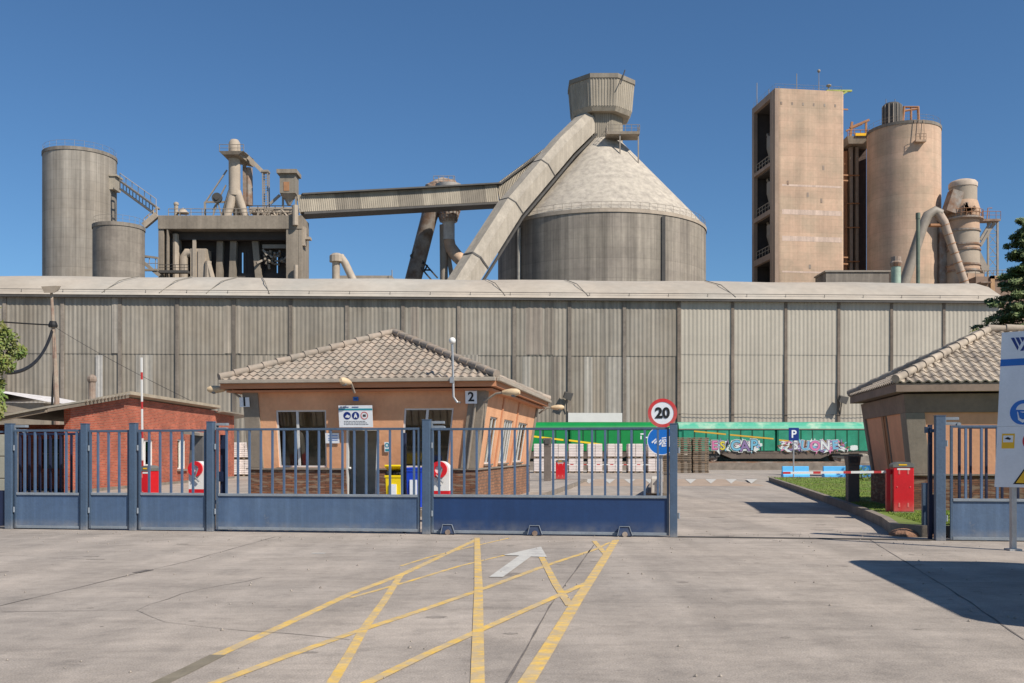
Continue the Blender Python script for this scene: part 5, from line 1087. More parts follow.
t=thing('pulley_wheel','dark cable wheel beside the legs of the cyclone stack on the mill roof','wheel',(sx(219.5),Ys-1.2,z0)); q=MB(); disc(q,(sx(219.5),Ys-1.3,sz(200)),.82,(1,0,0),(0,0,1),-.25,.25,20); disc(q,(sx(219.5),Ys-1.3,sz(200)),.4,(1,0,0),(0,0,1),.25,.4,12); q.build('wheel',darkst,t); q=MB(); q.bar((sx(219.5),Ys-1,sz(203)),(sx(214),Ys-1,z0),.2,.2); q.bar((sx(219.5),Ys-1,sz(203)),(sx(224),Ys-1,z0),.2,.2); q.build('stand',greyst,t)
t=thing('lattice_lift','thin ladder tower with slanting chute right of the cyclone stack','tower',(sx(265),Ys,z0)); q=MB()
for x_ in (262.5,267.5): q.bar((sx(x_),Ys,sz(171)),(sx(x_+.6),Ys,z0),.16,.16); q.bar((sx(x_),Ys+1,sz(171)),(sx(x_+.6),Ys+1,z0),.16,.16)
for i in range(18): zz=z0+.4+i*.4; q.bar((sx(262.6),Ys,zz),(sx(268),Ys,zz),.08,.08)
q.box(sx(261.5),sx(268.5),Ys-.2,Ys+1.2,sz(172),sz(170)); q.build('lattice',greyst,t); q=MB(); q.bar((sx(244),Ys+.5,sz(153)),(sx(263),Ys+.5,sz(172)),.5,.6); q.build('chute',dustm,t)
t=thing('hopper_house','small clad hopper cabin with flat roof and red door, on the mill corner','cabin',(sx(289.5),Ys,z0)); q=MB(); q.box(sx(281.5),sx(297),Ys-1.3,Ys+1.3,sz(195),sz(176)); q.build('wall',clad2,t); q=MB(); q.box(sx(279),sx(299),Ys-1.8,Ys+1.8,sz(175.9),sz(172)); q.build('roof',millc,t); q=MB(); q.box(sx(285.5),sx(291),Ys-1.36,Ys-1.305,sz(193),sz(184)); q.build('door',orangest,t)
q=MB(); q.lathe([(.3,sz(205)),(.7,sz(200)),(1.4,sz(195.1))],sx(289),Ys,12); q.bar((sx(283),Ys,sz(196)),(sx(283),Ys,z0),.3,.3); q.bar((sx(296),Ys,sz(196)),(sx(296),Ys,z0),.3,.3); q.bar((sx(280),Ys,sz(195)),(sx(270),Ys,sz(204)),.3,.4); q.build('hopper',greyst,t)
t=thing('roof_walkway','cluttered steel walkway along the right half of the mill roof','walkway',(sx(265),YM+3,z0)); q=MB(); q.box(mx(245),mx(292),YM+3,YM+5,mz(208),mz(202.5)); 
for i in range(22): a=rnd.uniform(248,292); q.bar((mx(a),YM+2.4,mz(rnd.uniform(203,214))),(mx(a+rnd.uniform(-8,8)),YM+2.6,mz(rnd.uniform(203,215))),.22,.22)
q.build('ducts',dustm,t); q=MB(); q.rail([(mx(245),YM+2.6,mz(208)),(mx(292),YM+2.6,mz(208))],1,1.4,.07,4); q.build('railing',darkst,t)
t=thing('vent_cowl','short round vent and mushroom cowl at the left end of the mill roof','vent',(mx(175),YM+2,z0)); q=MB(); q.tube([(mx(172),YM+2,z0),(mx(172),YM+2,mz(201))],.32,10); q.lathe([(.42,mz(202)),(.42,mz(200)),(.2,mz(199))],mx(172),YM+2,10); q.build('vent_pipe',dustm,t); q=MB(); q.lathe([(1.0,mz(210.5)),(.5,mz(207)),(.1,mz(205))],mx(179),YM+2,12); q.tube([(mx(176),YM+2,z0),(mx(176),YM+2,mz(210))],.1,5); q.tube([(mx(182),YM+2,z0),(mx(182),YM+2,mz(210))],.1,5); q.build('cowl',dustm,t)
# horizontal conveyor gallery
t=thing('conveyor_gallery','long slightly rising clad conveyor gallery from the mill to the conical silo','gallery',W(400,195,165)); YC=163
def prism_gal(t,pa,pb,ca,cb,Ya,Yb,n,depth):
    """pa,pb: top edge pixels; ca,cb: bottom edge pixels"""
    src=None
    for i in range(n):
        u0,u1=i/n,(i+1)/n; g=lambda A_,B_,u:(A_[0]+(B_[0]-A_[0])*u,A_[1]+(B_[1]-A_[1])*u)
        Y0=Ya+(Yb-Ya)*u0; Y1=Ya+(Yb-Ya)*u1
        T0,T1=Vector(W(*g(pa,pb,u0),Y0)),Vector(W(*g(pa,pb,u1),Y1)); B0,B1=Vector(W(*g(ca,cb,u0),Y0)),Vector(W(*g(ca,cb,u1),Y1)); D=Vector((0,depth,0))
        q=MB(); nr=6
        q.hexa([B0,B1,B1+D,B0+D,T0,T1,T1+D,T0+D])
        for j in range(nr):
            w0=(j+.15)/nr; w1=(j+.55)/nr; F=Vector((0,-.09,0)); a0,a1=B0.lerp(B1,w0),B0.lerp(B1,w1); b0,b1=T0.lerp(T1,w0),T0.lerp(T1,w1); q.hexa([a0+F,a1+F,a1,a0,b0+F,b1+F,b1,b0])
        q.build('cladding_panel',(clad2 if (i*7)%5 in (1,3) else clad),t)
prism_gal(t,(297,195),(497,184),(299,212),(499,201.5),163,178,16,4)
q=MB(); a,b=Vector(W(297,195,163)),Vector(W(497,184,178)); q.bar(a+Vector((0,1.8,.15)),b+Vector((0,1.8,.15)),4.6,.25); a,b=Vector(W(299,212,163)),Vector(W(499,201.5,178)); q.bar(a+Vector((0,1.8,-.2)),b+Vector((0,1.8,-.2)),4.3,.35); q.build('edge_trim',darkst,t)
# second part rising behind the big gallery
t=thing('upper_gallery','steeper clad gallery section climbing behind the big inclined gallery to the silo head','gallery',W(540,160,180)); prism_gal(t,(497,183.5),(575,126),(500,202),(590,150),178.5,186,9,3.5)
q=MB(); a,b=Vector(W(497,183.5,178.5)),Vector(W(575,126,186)); q.bar(a+Vector((0,1.5,.15)),b+Vector((0,1.5,.15)),4.0,.25); q.build('edge_trim',darkst,t)
# conical silo
YS=186; R1=103*YS/1000; csx=(601-512)*YS/1000; kz=lambda py,Y_:1.6+(452-py)*Y_/1000
zr=kz(210,YS-R1); t=thing('conical_silo','wide grey storage silo with a pale cone roof and clad octagonal head','silo',(csx,YS,0))
q=MB(); q.lathe([(R1,0),(R1,zr)],csx,YS,96); q.build('cylinder',mat('storage_silo_concrete',(.27,.235,.19),.9,var=.14,scale=.15,streak=.42,sscale=.8,bump=.2,col2=(.21,.18,.15),c2scale=.1,pour=1.7),t,smooth=30)
zk=kz(139,YS-3.5); Rn=20*YS/1000; q=MB(); q.lathe([(R1+.15,zr-.3),(R1+.15,zr+.3),(R1-.2,zr+.4)],csx,YS,96,cap=False); q.build('rim',dustm,t,smooth=30)
q=MB(); q.lathe([(R1-.1,zr+.4)]+[(R1+(Rn-R1)*u,zr+.4+(zk-zr)*u) for u in (.12,.3,.5,.7,.88,1)],csx,YS,96); q.build('cone_roof',whitec,t,smooth=40)
q=MB(); zn0,zn1=zk-1.5,kz(108,YS-4); Rk=21.5*YS/1000/math.cos(R(22.5))*.97
def octo(m,r0_,z0_,r1_,z1_,ph=.5,n=8): m.lathe([(r0_,z0_),(r1_,z1_)],csx,YS,n,ph)
octo(q,Rk*.98,zn0,Rk*.98,zn1); q.build('neck',clad2,t)
zh0,zh1=kz(110,YS-5.5),kz(73,YS-5.5); Rh=34.2*YS/1000; q=MB(); octo(q,Rh*.86,zh0-.0,Rh*.93,zh0+.8); octo(q,Rh*.93,zh0+.8,Rh,zh1-1.0); q.build('head',clad,t)
q=MB()
for i in range(8):
    a0_=2*math.pi*(i+.5)/8; a1_=2*math.pi*(i+1.5)/8
    for j in range(1,9):
        u=j/9; 
        def pt(r_,z_): return Vector((csx+r_*(math.cos(a0_)*(1-u)+math.cos(a1_)*u),YS+r_*(math.sin(a0_)*(1-u)+math.sin(a1_)*u),z_))
        q.bar(pt(Rh*.93+.02,zh0+.85),pt(Rh+.02,zh1-1.05),.16,.12); q.bar(pt(Rk*.98+.02,zn0+1),pt(Rk*.98+.02,zh0-.02),.16,.12)
q.build('cladding_ribs',clad,t)
q=MB(); octo(q,Rh*1.03,zh1-1.0,Rh*1.03,zh1-.2); octo(q,Rh*1.0,zh1-.2,Rh*.9,zh1+.05); q.build('head_roof',clad2,t)
q=MB(); x_=W(626,110,YS-5)[0]; q.box(x_-.6,x_+.6,YS-Rh*.86-.0,YS-Rh*.70,zh0+2.2,zh0+4.6) if 0 else q.bar(Vector(W(625,70,YS-5)),Vector(W(620.5,84,YS-6.5)),.15,.15);  q.build('hoist_arm',darkst,t)
# landing platform
q=MB(); pz=kz(138,YS-5); P0,P1=W(606,138,YS-5.5),W(638.5,136,YS-5.5); q.box(P0[0],P1[0],YS-7.3,YS-3.6,pz,pz+.5); q.build('landing',millc,t); q=MB(); q.rail([(P0[0],YS-3.7,pz+.5),(P0[0],YS-7.2,pz+.5),(P1[0],YS-7.2,pz+.5),(P1[0],YS-3.7,pz+.5)],1.2,1.1,.05,4)
q.build('landing_railing',greyst,t); q=MB(); 
def conez(x,y): r_=math.hypot(x-csx,y-YS); return zr+.4+(zk-zr)*(R1-r_)/(R1-Rn)
for x_,y_ in ((W(620,0,YS-7)[0],YS-7),(W(638,0,YS-6)[0],YS-6.5)): q.bar((x_,y_,conez(x_,y_)-.3),(x_,y_,pz),.22,.22)
q.build('landing_props',greyst,t)
q=MB(); q.rail([(csx+(R1-.1)*math.cos(2*math.pi*i/72),YS+(R1-.1)*math.sin(2*math.pi*i/72),zr+.4) for i in range(73)],1.1,3.2,.03,4); q.build('rim_railing',greyst,t)
def oncyl(px):
    # front point of the cylinder at pixel column px
    k_=(px-512)/1000; a_=1+k_*k_; b_=-2*(k_*csx+YS); c_=csx**2+YS**2-(R1+.25)**2; Y_=(-b_-math.sqrt(b_*b_-4*a_*c_))/(2*a_); return k_*Y_,Y_
x_,y_=oncyl(519); q=MB(); q.tube([(x_,y_,0),(x_,y_,zr-1.3)],.3,8); q.build('light_downpipe',mat('pale_pipe',(.42,.39,.34),.7),t); x_,y_=oncyl(663.5); q=MB(); q.box(x_-.3,x_+.3,y_-.15,y_+.3,0,zr-.6); q.build('recess_shade_strip',darkst,t)  # the dark strip at right stands in for a shaded recess in the cylinder
# big inclined gallery
t=thing('inclined_gallery','big pale eight-sided inclined gallery with dark bands climbing to the silo head','gallery',W(470,279,160)); 
CP=[Vector(W(455,291,160)),Vector(W(508,208.8,170)),Vector(W(561,147,178)),Vector(W(586.5,122,183.5))]; hw,hh=1.95,1.75
def frame_at(i):
    d=((CP[min(i+1,3)]-CP[i]).normalized()+(CP[i]-CP[max(i-1,0)]).normalized()).normalized(); sd=d.cross(Vector((0,0,1))).normalized(); return d,sd,sd.cross(d)
def sect(c,i,s=1): 
    d,sd,up_=frame_at(i); return [c+sd*x*s+up_*y*s for x,y in ((-hw,-hh),(hw,-hh),(hw,hh*.35),(hw*.55,hh),(-hw*.55,hh),(-hw,hh*.35))]
S=[sect(CP[i],i) for i in range(4)]; S[0]=[p-(CP[1]-CP[0]).normalized()*12 for p in S[0]]
def seg6(m,A_,B_): m.add(A_+B_,[tuple(range(6)),tuple(range(11,5,-1))]+[(i,(i+1)%6,(i+1)%6+6,i+6) for i in range(6)])
for i in range(3): q=MB(); seg6(q,S[i],S[i+1]); q.build('casing',mat('gallery_pale_casing',(.35,.305,.245),.85,var=.14,scale=.4,streak=.14),t)
def lerpS(i,u,s=1.035):
    P=[a.lerp(b,u) for a,b in zip(S[i],S[i+1])]; c=sum(P,Vector())/6; return [c+(p-c)*s for p in P]
for i,u in ((0,.58),(1,.02),(1,.62)):
    q=MB(); seg6(q,lerpS(i,u),lerpS(i,u+.012)); q.build('band',darkst,t)
for sg in (1,0):
    q=MB()
    for i in range(3): q.bar(S[i][sg]+Vector((.15 if sg else -.1,0,-.5)),S[i+1][sg]+Vector((.15 if sg else -.1,0,-.5)),.35,.35)
    q.build('support_girder',darkst,t)
# rusty ducts left of it
t=thing('dust_cyclone','rusty twin duct and tiled cyclone cone under the conveyor gallery','cyclone',W(440,279,182)); YD=184; dx=lambda px:(px-512)*YD/1000; dz=lambda py:1.6+(452-py)*YD/1000
q=MB(); q.tube([(dx(410),YD,dz(292)),(dx(429),YD,dz(218)),(dx(434),YD,dz(200))],[1.5,1.5,1.9],14); q.build('slanted_duct',mat('rusty_grey_duct',(.25,.22,.19),.8,var=.2,scale=.3,col2=(.13,.08,.05),c2scale=.4),t,smooth=40)
q=MB(); q.tube([(dx(434),YD+1,dz(205)),(dx(436),YD+1,dz(188)),(dx(443),YD+1,dz(182.5)),(dx(452),YD+1,dz(184)),(dx(456),YD+1,dz(190))],[2.1,2.2,1.3,1.1,1.0],14); q.build('dome_duct',rust,t,smooth=40)
q=MB(); q.lathe([(2.45,dz(185)),(2.4,dz(205)),(1.5,dz(222))],dx(448.5),YD,18); q.build('cyclone_cone',mat('grey_cone_plates',(.34,.31,.28),.6,var=.25,scale=.8),t,smooth=30); q=MB()
for py,rr_ in ((207,2.36),(211,2.15),(215,1.93),(219,1.72)): q.lathe([(rr_,dz(py)),(rr_,dz(py+.9))],dx(448.5),YD,18,cap=False)
for i in range(18): an=2*math.pi*i/18; q.bar((dx(448.5)+2.48*math.cos(an),YD+2.48*math.sin(an),dz(205)),(dx(448.5)+1.55*math.cos(an),YD+1.55*math.sin(an),dz(222)),.1,.1)
q.build('cone_straps',rust,t)
q=MB(); q.tube([(dx(448.5),YD,dz(222)),(dx(448.5),YD,dz(240))],1.15,14); q.build('white_sleeve',mat('pale_sleeve',(.55,.53,.5),.6),t,smooth=40); q=MB(); q.tube([(dx(448.5),YD,dz(240)),(dx(450),YD,dz(247)),(dx(457),YD-1,dz(257)),(dx(468),YD-3,dz(269))],1.15,14); q.build('elbow_pipe',pinkc,t,smooth=40)
q=MB(); q.tube([(dx(443.5),YD,dz(225)),(dx(444),YD,dz(292))],.75,10); q.bar((dx(446),YD+.5,dz(240)),(dx(454),YD+.5,dz(292)),.8,.9); q.build('leg_tube',greyst,t,smooth=40)
q=MB(); 
for a_,b_ in (((411,257),(432,281)),((415,253),(438,279)),((411,257),(415,253)),((418,265),(425,264)),((424,271),(431,271)),((418,265),(421,258)),((425,272),(428,266))): q.bar((dx(a_[0]),YD-1,dz(a_[1])),(dx(b_[0]),YD-1,dz(b_[1])),.28,.28)
q.build('lattice_brace',darkst,t)
q=MB(); q.rail([(dx(434),YD-1,dz(184)),(dx(455),YD-1,dz(184))],1.2,.9,.06,4); q.build('top_railing',greyst,t)
# roof pipe
t=thing('roof_vent_pipe','pale upside-down V vent pipe standing on the warehouse roof left of the galleries','pipe',W(340,279,128)); q=MB(); q.tube([W(336,284,128),W(336,262,128),W(337.5,257,128),W(341,257,128),W(345,263,128),W(355,284,128)],.5,10); q.build('pipe',dustm,t,smooth=40)
q=MB(); q.lathe([(.9,W(0,262,128)[2]),(.9,W(0,256,128)[2]),(.5,W(0,253.5,128)[2])],W(336.5,0,128)[0],128,12); q.build('cap',dustm,t)
t=thing('roof_monitor','low flat roof box on the warehouse behind the V vent pipe','roof box',W(365,280,134)); q=MB(); a_=W(339,284,132); b_=W(392,275.5,132); q.box(a_[0],b_[0],132,135,a_[2],b_[2]); q.build('box',greyst,t); q=MB(); q.tube([W(392,277,131.5),W(392,270,131.5)],.06,4); q.build('mast',greyst,t)
# ---------- right-hand tower ----------
FR['T']=((775-512)*.18,180.,R(8)); hT=1.6+364*.18
TWd,TDp=13.2,11.0
t=thing('preheater_tower','tall pinkish concrete tower with four dark openings in its left side','tower',(6,5,0),'T')
f,L_,H_=mapper((0,TDp,0),(0,0,0),(0,TDp,hT),(0,0,hT),(-1,0,0))
tz=lambda py:1.6+(452-py)*.186
q=MB(); ops=[(1.0,TDp-2.3,tz(168),tz(106)),(1.0,TDp-2.3,tz(214),tz(171.5)),(1.0,TDp-2.3,tz(257),tz(218.5)),(1.0,TDp-2.3,tz(292),tz(263))]
mwall(q,f,L_,H_,ops,.7); q.build('side_wall',mat('shaded_tower_side',(.30,.215,.16),.9,var=.12,scale=.3,streak=.1),t)  # side wall coloured darker than the front, as the face turned from the sun
q=MB(); n=8; rr_=1.3; pts=[(rr_-rr_*math.cos(math.pi/2*i/n),rr_-rr_*math.sin(math.pi/2*i/n)-.0) for i in range(n+1)]
prf=[(.0,.7+rr_)]+[(x,y) for x,y in pts]+[(TWd-.3,0),(TWd,.3),(TWd,TDp),(TWd-.7,TDp),(TWd-.7,.7),(.71,.7),(.71,.7+rr_)]
prf=[(-.02,1.3)]+[(1.28-1.3*math.cos(math.pi/2*i/n),1.28-1.3*math.sin(math.pi/2*i/n)) for i in range(1,n+1)]+[(TWd-.4,-.02),(TWd,.35),(TWd,TDp),(TWd-.7,TDp),(TWd-.7,.75),(.75,.75),(.75,1.3)]
q.prism(prf,'z',0,hT+.01); q.build('front_wall',pinkc,t,smooth=30)
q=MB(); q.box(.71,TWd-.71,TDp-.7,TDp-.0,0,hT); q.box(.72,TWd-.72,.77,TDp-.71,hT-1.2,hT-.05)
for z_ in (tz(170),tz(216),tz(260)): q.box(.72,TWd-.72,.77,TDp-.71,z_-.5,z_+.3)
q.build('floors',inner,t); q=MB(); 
for z_ in (tz(168)+.3,tz(214)+.3,tz(257)+.3): 
    q.rail([(.5,1.5,z_),(.5,TDp-1,z_)],1.4,1.4,.08,4); q.bar((2.5,2,z_),(2.5,TDp-2,z_+7),.8,.5); q.lathe([(.6,z_),(1.6,z_+4),(1.6,z_+6)],3.2,TDp-3.5,12)
q.build('machinery',greyst,t)
q=MB(); q.rail([(.2,TDp-.3,hT),(.3,.6,hT),(TWd-.3,.3,hT),(TWd-.3,TDp-.3,hT)],1.0,1.8,.02,4); q.build('roof_railing',greyst,t)
q=MB()
for x_,y_,h_ in ((.6,TDp-1,4.6),(2,3,1.5),(5,2,3.6),(8.8,1,2.0),(.9,5,1.6)): q.tube([(x_,y_,hT),(x_,y_,hT+h_)],.07,5)
q.sphere((8.8,1,hT+3.9),.3,8); q.tube([(8.8,1,hT),(8.8,1,hT+3.9)],.05,5); q.sphere((10.8,1.2,hT+1.4),.5,8,.5); q.tube([(10.8,1.2,hT),(10.8,1.2,hT+1.4)],.1,5); q.build('antennas',greyst,t)
q=MB(); q.bar((TWd-3,1,hT+.35),(TWd+2,1.2,hT+.65),.5,.3); q.bar((TWd-1.2,1,hT-.8),(TWd+1,1,hT+.4),.3,.3); q.build('jib',mat('yellow_green_jib',(.3,.33,.05),.6),t)
q=MB()
for i in range(6): x_=1.2+i*2.05; q.box(x_-.15,x_+.15,-.05,.02,hT-2.9,hT-2.4)
for x_,z_ in ((6.2,hT-19),(6.6,hT-32),(6.1,hT-46),(2.4,hT-17),(8.8,hT-20),(9.2,hT-14)): q.box(x_-.18,x_+.18,-.05,.02,z_-.4,z_+.4)
q.build('anchor_plates',rust,t)
for z_,hh_ in ((hT-22.2,.9),(hT-27,.9),(hT-17.4,.35),(hT-33,.3)):
    q=MB(); q.box(1.3,TWd-.45,-.035,-.022,z_-hh_/2,z_+hh_/2); q.build('pale_casting_band',mat('pale_pink_band',(.54,.41,.33),.95,var=.15,scale=.6,streak=.2),t)
q=MB()
for z_ in (hT-3,hT-15,hT-16,hT-30,hT-31.2,hT-44,hT-45): q.box(TWd,TWd+1.0,.5,.7,z_-.12,z_+.12)
q.build('brackets',orangest,t)
# ladder shaft between
YL=190; lx=lambda px:(px-512)*YL/1000; lz=lambda py:1.6+(452-py)*YL/1000
t=thing('elevator_shaft','dark bucket elevator shaft with grey pipes between the pink tower and the big pink silo','elevator',(lx(856),YL,0)); q=MB(); q.box(lx(843),lx(870),YL+2,YL+6,0,lz(146)); q.build('casing',mat('shaded_recess_casing',(.09,.06,.05),.9,var=.2),t)  # shade of the recess between tower and silo is put into the casing colour
q=MB(); 
for px in (851.5,857.2): q.box(lx(px-1.6),lx(px+1.4),YL,YL+1.0,0,lz(147))
q.build('pipes',greyst,t); q=MB(); q.box(lx(845.5),lx(848.5),YL+.6,YL+1.9,0,lz(150)); q.build('ladder_cage',orangest,t); q=MB(); q.hexa([(lx(846),YL-1.5,lz(146)),(lx(870),YL-1.5,lz(146)),(lx(870),YL+5,lz(146)),(lx(846),YL+5,lz(146)),(lx(844),YL-1.8,lz(139)),(lx(871),YL-1.8,lz(139)),(lx(871),YL+5,lz(139)),(lx(844),YL+5,lz(139))]); q.build('top_platform',millc,t)
q=MB(); q.rail([(lx(845),YL-1.6,lz(139)),(lx(870),YL-1.6,lz(139))],1.2,1.2,.07,4); q.bar((lx(850),YL,lz(139)),(lx(852),YL,lz(122)),.4,.4); q.bar((lx(866),YL,lz(139)),(lx(866),YL,lz(121)),.35,.35); q.bar((lx(850),YL,lz(128)),(lx(869),YL,lz(120)),.5,.4); q.bar((lx(846),YL,lz(131)),(lx(862),YL,lz(124)),.3,.3); q.build('hoist_frame',orangest,t); q=MB(); q.box(lx(852),lx(866),YL-2.0,YL-1.7,lz(139),lz(136.5)); q.build('yellow_guard',signyel,t)
q=MB(); 
for py in (176,204,228,262): q.box(lx(845),lx(859),YL-.3,YL,lz(py),lz(py-.8))
q.build('pipe_brackets',orangest,t)
# pink silo
t,cx,Rr,zt=silo('large pinkish concrete silo right of the tall pink tower',867,940,120,184,pinkc)
q=MB(); Yb_=183; bx=lambda px:(px-512)*Yb_/1000; bz=lambda py:1.6+(452-py)*Yb_/1000
q.lathe([(1.65,zt),(1.65,bz(106)),(1.3,bz(104))],bx(892),Yb_,14); q.build('roof_filter',darkst,t)
q=MB()
for i in range(14): an=2*math.pi*i/14; q.bar((bx(892)+1.7*math.cos(an),Yb_+1.7*math.sin(an),zt),(bx(892)+1.7*math.cos(an),Yb_+1.7*math.sin(an),bz(106)),.12,.12)
q.tube([(bx(886),Yb_,bz(106)),(bx(886),Yb_,bz(99))],.06,4); q.tube([(bx(895),Yb_,bz(106)),(bx(895),Yb_,bz(99))],.06,4); q.build('filter_ribs',greyst,t)
q=MB(); q.tube([(bx(902),Yb_,zt),(bx(904),Yb_,bz(107)),(bx(918),Yb_,bz(107)),(bx(919),Yb_,zt)],.28,8); q.tube([(bx(904),Yb_,bz(111)),(bx(919),Yb_,bz(108.5))],.2,6); q.tube([(bx(911),Yb_,zt),(bx(911),Yb_,bz(108))],.2,6); q.build('pipe_frame',orangest,t)
Yf=177.2; ff=lambda px:(px-512)*Yf/1000; fz=lambda py:1.6+(452-py)*Yf/1000
q=MB(); q.box(ff(914.5),ff(925),Yf-.6,Yf+1.2,fz(142.5),fz(140.5)); q.rail([(ff(914.5),Yf-.5,fz(140.5)),(ff(925),Yf-.5,fz(140.5))],1.1,.7,.05,4)
for px in (915.5,919.5,924.5): q.bar((ff(px),Yf-.1,fz(140)),(ff(px-.3),Yf+.2,fz(119)),.08,.08)
q.build('hanging_balcony',mat('rust_tan',(.36,.25,.17),.8),t)
# A-frame duct
t=thing('a_frame_duct','thick pale duct bent over a peak in front of the pink silo','duct',W(935,281,160)); Ya_=162; ax=lambda px:(px-512)*Ya_/1000; az=lambda py:1.6+(452-py)*Ya_/1000
q=MB(); q.tube([(ax(900),Ya_,az(300)),(ax(905),Ya_,az(281)),(ax(922),Ya_,az(228)),(ax(928),Ya_,az(215)),(ax(935),Ya_,az(211)),(ax(941),Ya_,az(214))],[.85,.85,.8,.8,.8,.75],14); q.build('rising_pipe',greyst,t,smooth=40)
q=MB(); q.tube([(ax(938),Ya_,az(213)),(ax(944),Ya_,az(222)),(ax(952),Ya_,az(246)),(ax(964),Ya_,az(281)),(ax(970),Ya_,az(300))],[.75,.7,.65,.65,.65],14); q.build('falling_pipe',mat('tan_duct',(.4,.31,.24),.8,var=.15),t,smooth=40)
q=MB()
for i in range(7): u=i/6; q.tube([(ax(945+19*u),Ya_,az(225+56*u)),(ax(945.25+19*u),Ya_,az(225.7+56*u))],.72,12)
q.build('pipe_joints',orangest,t); q=MB(); q.box(ax(930),ax(945),Ya_-.3,Ya_+.8,az(226),az(224)); q.build('cross_platform',orangest,t)
t=thing('green_flue','thin green flue pipe left of the bent duct','pipe',W(918,281,158)); q=MB(); q.tube([W(918,300,158),W(918,214,158)],.3,10); q.tube([W(918,219,158),W(918,213,158)],.36,10); q.build('pipe',mat('dark_green_pipe',(.12,.15,.11),.7,var=.2),t,smooth=40)
t=thing('rusty_stack','short stack with rusty cap and pale green base, on the roof by the bent duct','stack',W(896,281,150)); q=MB(); q.tube([W(896,290,150),W(896,267,150)],.7,12); q.build('base',mat('pale_green_paint',(.3,.38,.3),.6),t,smooth=40); q=MB(); q.lathe([(.75,W(0,267,150)[2]),(.95,W(0,263,150)[2]),(.6,W(0,260,150)[2])],W(896,0,150)[0],150,12); q.tube([W(896,262,150),W(896,257,150)],.75,12); q.build('cap',rust,t)
t=thing('long_shed','long low grey flat-roofed block at the foot of the pink tower','shed',W(857,281,170)); q=MB(); a_,b_=W(826,300,170),W(889,272,170); q.box(a_[0],b_[0],170,176,0,b_[2]); q.build('wall',concr2,t); q=MB(); q.box(a_[0]-.2,b_[0]+.2,169.8,176.2,b_[2],W(0,270.5,170)[2]); q.build('roof',greyst,t)
# cyclone tower right
YR=178; rx=lambda px:(px-512)*YR/1000; rz=lambda py:1.6+(452-py)*YR/1000; c_=rx(963)
t=thing('banded_cyclone_tower','banded round cooling tower with a ring platform, right of the pink silo','tower',(c_,YR,0))
bands=[(15.6,300,272,'g'),(15.6,272,266,'o'),(15.4,266,251,'g'),(15.4,251,246,'o'),(15.2,246,232,'g'),(15.2,232,219,'o')]
gm=mat('banded_grey',(.35,.285,.215),.7,var=.12,scale=.6); om=mat('banded_tan',(.45,.30,.2),.8,var=.15,scale=.6)
for w2,y0,y1,cc in bands:
    q=MB(); r_=w2*YR/1000; q.lathe([(r_,rz(y0)),(r_,rz(y1))],c_,YR,28,cap=False); q.build('lower_shell',gm if cc=='g' else om,t,smooth=40)
    q=MB(); q.lathe([(r_,rz(y1)-.15),(r_+.2,rz(y1)-.15),(r_+.2,rz(y1)+.15),(r_,rz(y1)+.15)],c_,YR,28,cap=False); q.build('flange',rust,t)
q=MB(); q.lathe([(15*YR/1000,rz(219)),(17*YR/1000*.97,rz(213)),(13.5*YR/1000,rz(202))],c_,YR,28,cap=False); q.build('shoulder_cone',om,t,smooth=40)
q=MB(); q.lathe([(13*YR/1000,rz(202)),(13*YR/1000,rz(188))],c_,YR,28,cap=False); q.build('upper_shell',gm,t,smooth=40)
q=MB(); q.lathe([(13.5*YR/1000,rz(188)),(13.6*YR/1000,rz(184)),(12*YR/1000,rz(182)),(8*YR/1000,rz(180.5)),(.05,rz(180))],c_,YR,28); q.build('dome',mat('dusty_tan_dome',(.46,.37,.29),.85,var=.15),t,smooth=50)
q=MB(); q.lathe([(15.3*YR/1000,rz(222)),(19*YR/1000,rz(221)),(19*YR/1000,rz(219.5)),(15.3*YR/1000,rz(219.5))],c_,YR,28,cap=False); q.box(c_+2,rx(998),YR-1,YR+1,rz(222),rz(220)); q.build('ring_platform',rust,t)
q=MB(); q.rail([(c_+18.5*YR/1000*math.cos(2*math.pi*i/24),YR+18.5*YR/1000*math.sin(2*math.pi*i/24),rz(219.5)) for i in range(25)],1.3,1.3,.05,4); q.rail([(c_+3,YR-1,rz(220)),(rx(998),YR-1,rz(220))],1.3,1.2,.05,4); q.tube([(rx(987),YR,rz(219)),(rx(988),YR,rz(208)),(rx(992),YR,rz(208))],.1,5); q.build('platform_railing',orangest,t)
q=MB(); q.bar((rx(946),YR-1.2,rz(215)),(rx(953),YR-1.2,rz(194)),2.4,2.0); q.bar((rx(945),YR+1.2,rz(218)),(rx(945),YR+1.2,0),1.5,1.5); q.build('side_duct',rust,t); q=MB()
for i in range(9): q.bar((rx(958+rnd.uniform(-3,7)),YR-2.9,rz(206+rnd.uniform(0,11))),(rx(960+rnd.uniform(-3,8)),YR-2.9,rz(206+rnd.uniform(0,11))),.35,.35)
q.build('valve_cluster',rust,t)
q=MB(); q.bar((rx(994),YR,rz(223)),(rx(980),YR,rz(246)),.35,.5); q.bar((rx(990),YR,rz(223)),(rx(980),YR,rz(240)),.35,.4); q.bar((rx(975),YR+.5,rz(250)),(rx(986),YR+.5,rz(272)),1.6,1.2); q.build('brace',greyst,t)
q=MB(); 
for px in (988,997.5): q.bar((rx(px),YR,rz(222)),(rx(px),YR,rz(280)),.3,.3)
for i in range(5): q.bar((rx(988),YR,rz(222+i*11.5)),(rx(997.5),YR,rz(222+(i+1)*11.5)),.08,.08); q.bar((rx(997.5),YR,rz(222+i*11.5)),(rx(988),YR,rz(222+(i+1)*11.5)),.08,.08); q.bar((rx(988),YR,rz(222+i*11.5)),(rx(997.5),YR,rz(222+i*11.5)),.08,.08)
q.build('lattice',greyst,t)
YO=168; ox=lambda px:(px-512)*YO/1000; oz=lambda py:1.6+(452-py)*YO/1000
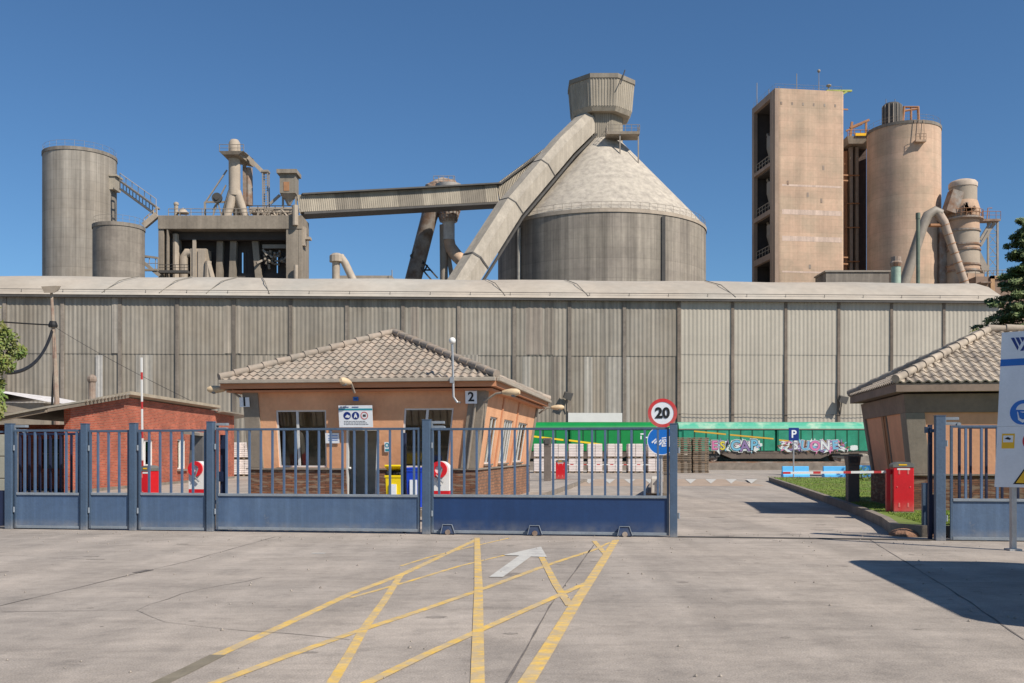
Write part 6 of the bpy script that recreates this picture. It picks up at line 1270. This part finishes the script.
t=thing('plant_block','orange-brown plant block with a flat roof behind the conifer at right','building',(ox(1000),YO,0)); q=MB(); q.box(ox(976),ox(1060),YO,YO+8,0,oz(276.5)); q.build('wall',mat('brown_block',(.24,.165,.12),.9,var=.2,scale=.4),t); q=MB(); q.box(ox(990),ox(994),YO-.3,YO-.02,0,oz(276)); q.box(ox(990),ox(1060),YO-.3,YO-.02,oz(279),oz(276)); q.build('orange_frame',mat('orange_concrete',(.42,.25,.13),.9,var=.15),t); q=MB(); q.box(ox(976),ox(993),YO+3,YO+6,oz(276.3),oz(270)); q.build('roof_box',om,t); q=MB(); q.box(ox(977),ox(988),YO-1.4,YO-.05,oz(284),oz(283)); q.build('canopy',rust,t)
q=MB(); q.rail([(ox(976),YO+.2,oz(276.4)),(ox(1060),YO+.2,oz(276.4))],1.1,1.5,.05,4); q.build('roof_railing',greyst,t)
# ---------- box lorry out of frame that casts the shadow at lower right ----------
sx_,sy_,hgt=.79,.68,3.3; ex,ey=4.75+sx_*hgt,15.0-sy_*hgt
dv=Vector((-.11,-1,0)).normalized(); rv=Vector((1,-.11,0)).normalized(); o=Vector((ex,ey,0))
t=thing('box_lorry','white box lorry on the forecourt just outside the right edge, casting the lower-right shadow','lorry',tuple(o))
def ob(m,r0,r1,d0,d1,z0,z1): m.hexa([o+rv*r+dv*d+Vector((0,0,z)) for z in (z0,z1) for r,d in ((r0,d0),(r1,d0),(r1,d1),(r0,d1))])
q=MB(); ob(q,0,2.4,0,5.6,.9,hgt); q.build('cargo_box',white,t,bevel=.35); q=MB(); ob(q,.1,2.3,5.75,7.6,.5,2.4); q.build('cab',white,t,bevel=.2); q=MB(); ob(q,.3,2.1,.1,7.5,.55,.85); q.build('chassis',darkst,t)
q=MB(); ob(q,.25,2.15,7.55,7.63,1.5,2.2); q.build('windscreen',glass,t)
for d_ in (1.4,6.4):
    for r_ in (.15,2.0):
        c=o+rv*r_+dv*d_+Vector((0,0,.48)); q=MB(); q.tube([c,c+rv*.26],.48,20); wh=q.build('wheel',black,t,smooth=40); q=MB(); q.tube([c-rv*.01,c+rv*.27],.26,14); q.build('rim',galv,wh,smooth=40)
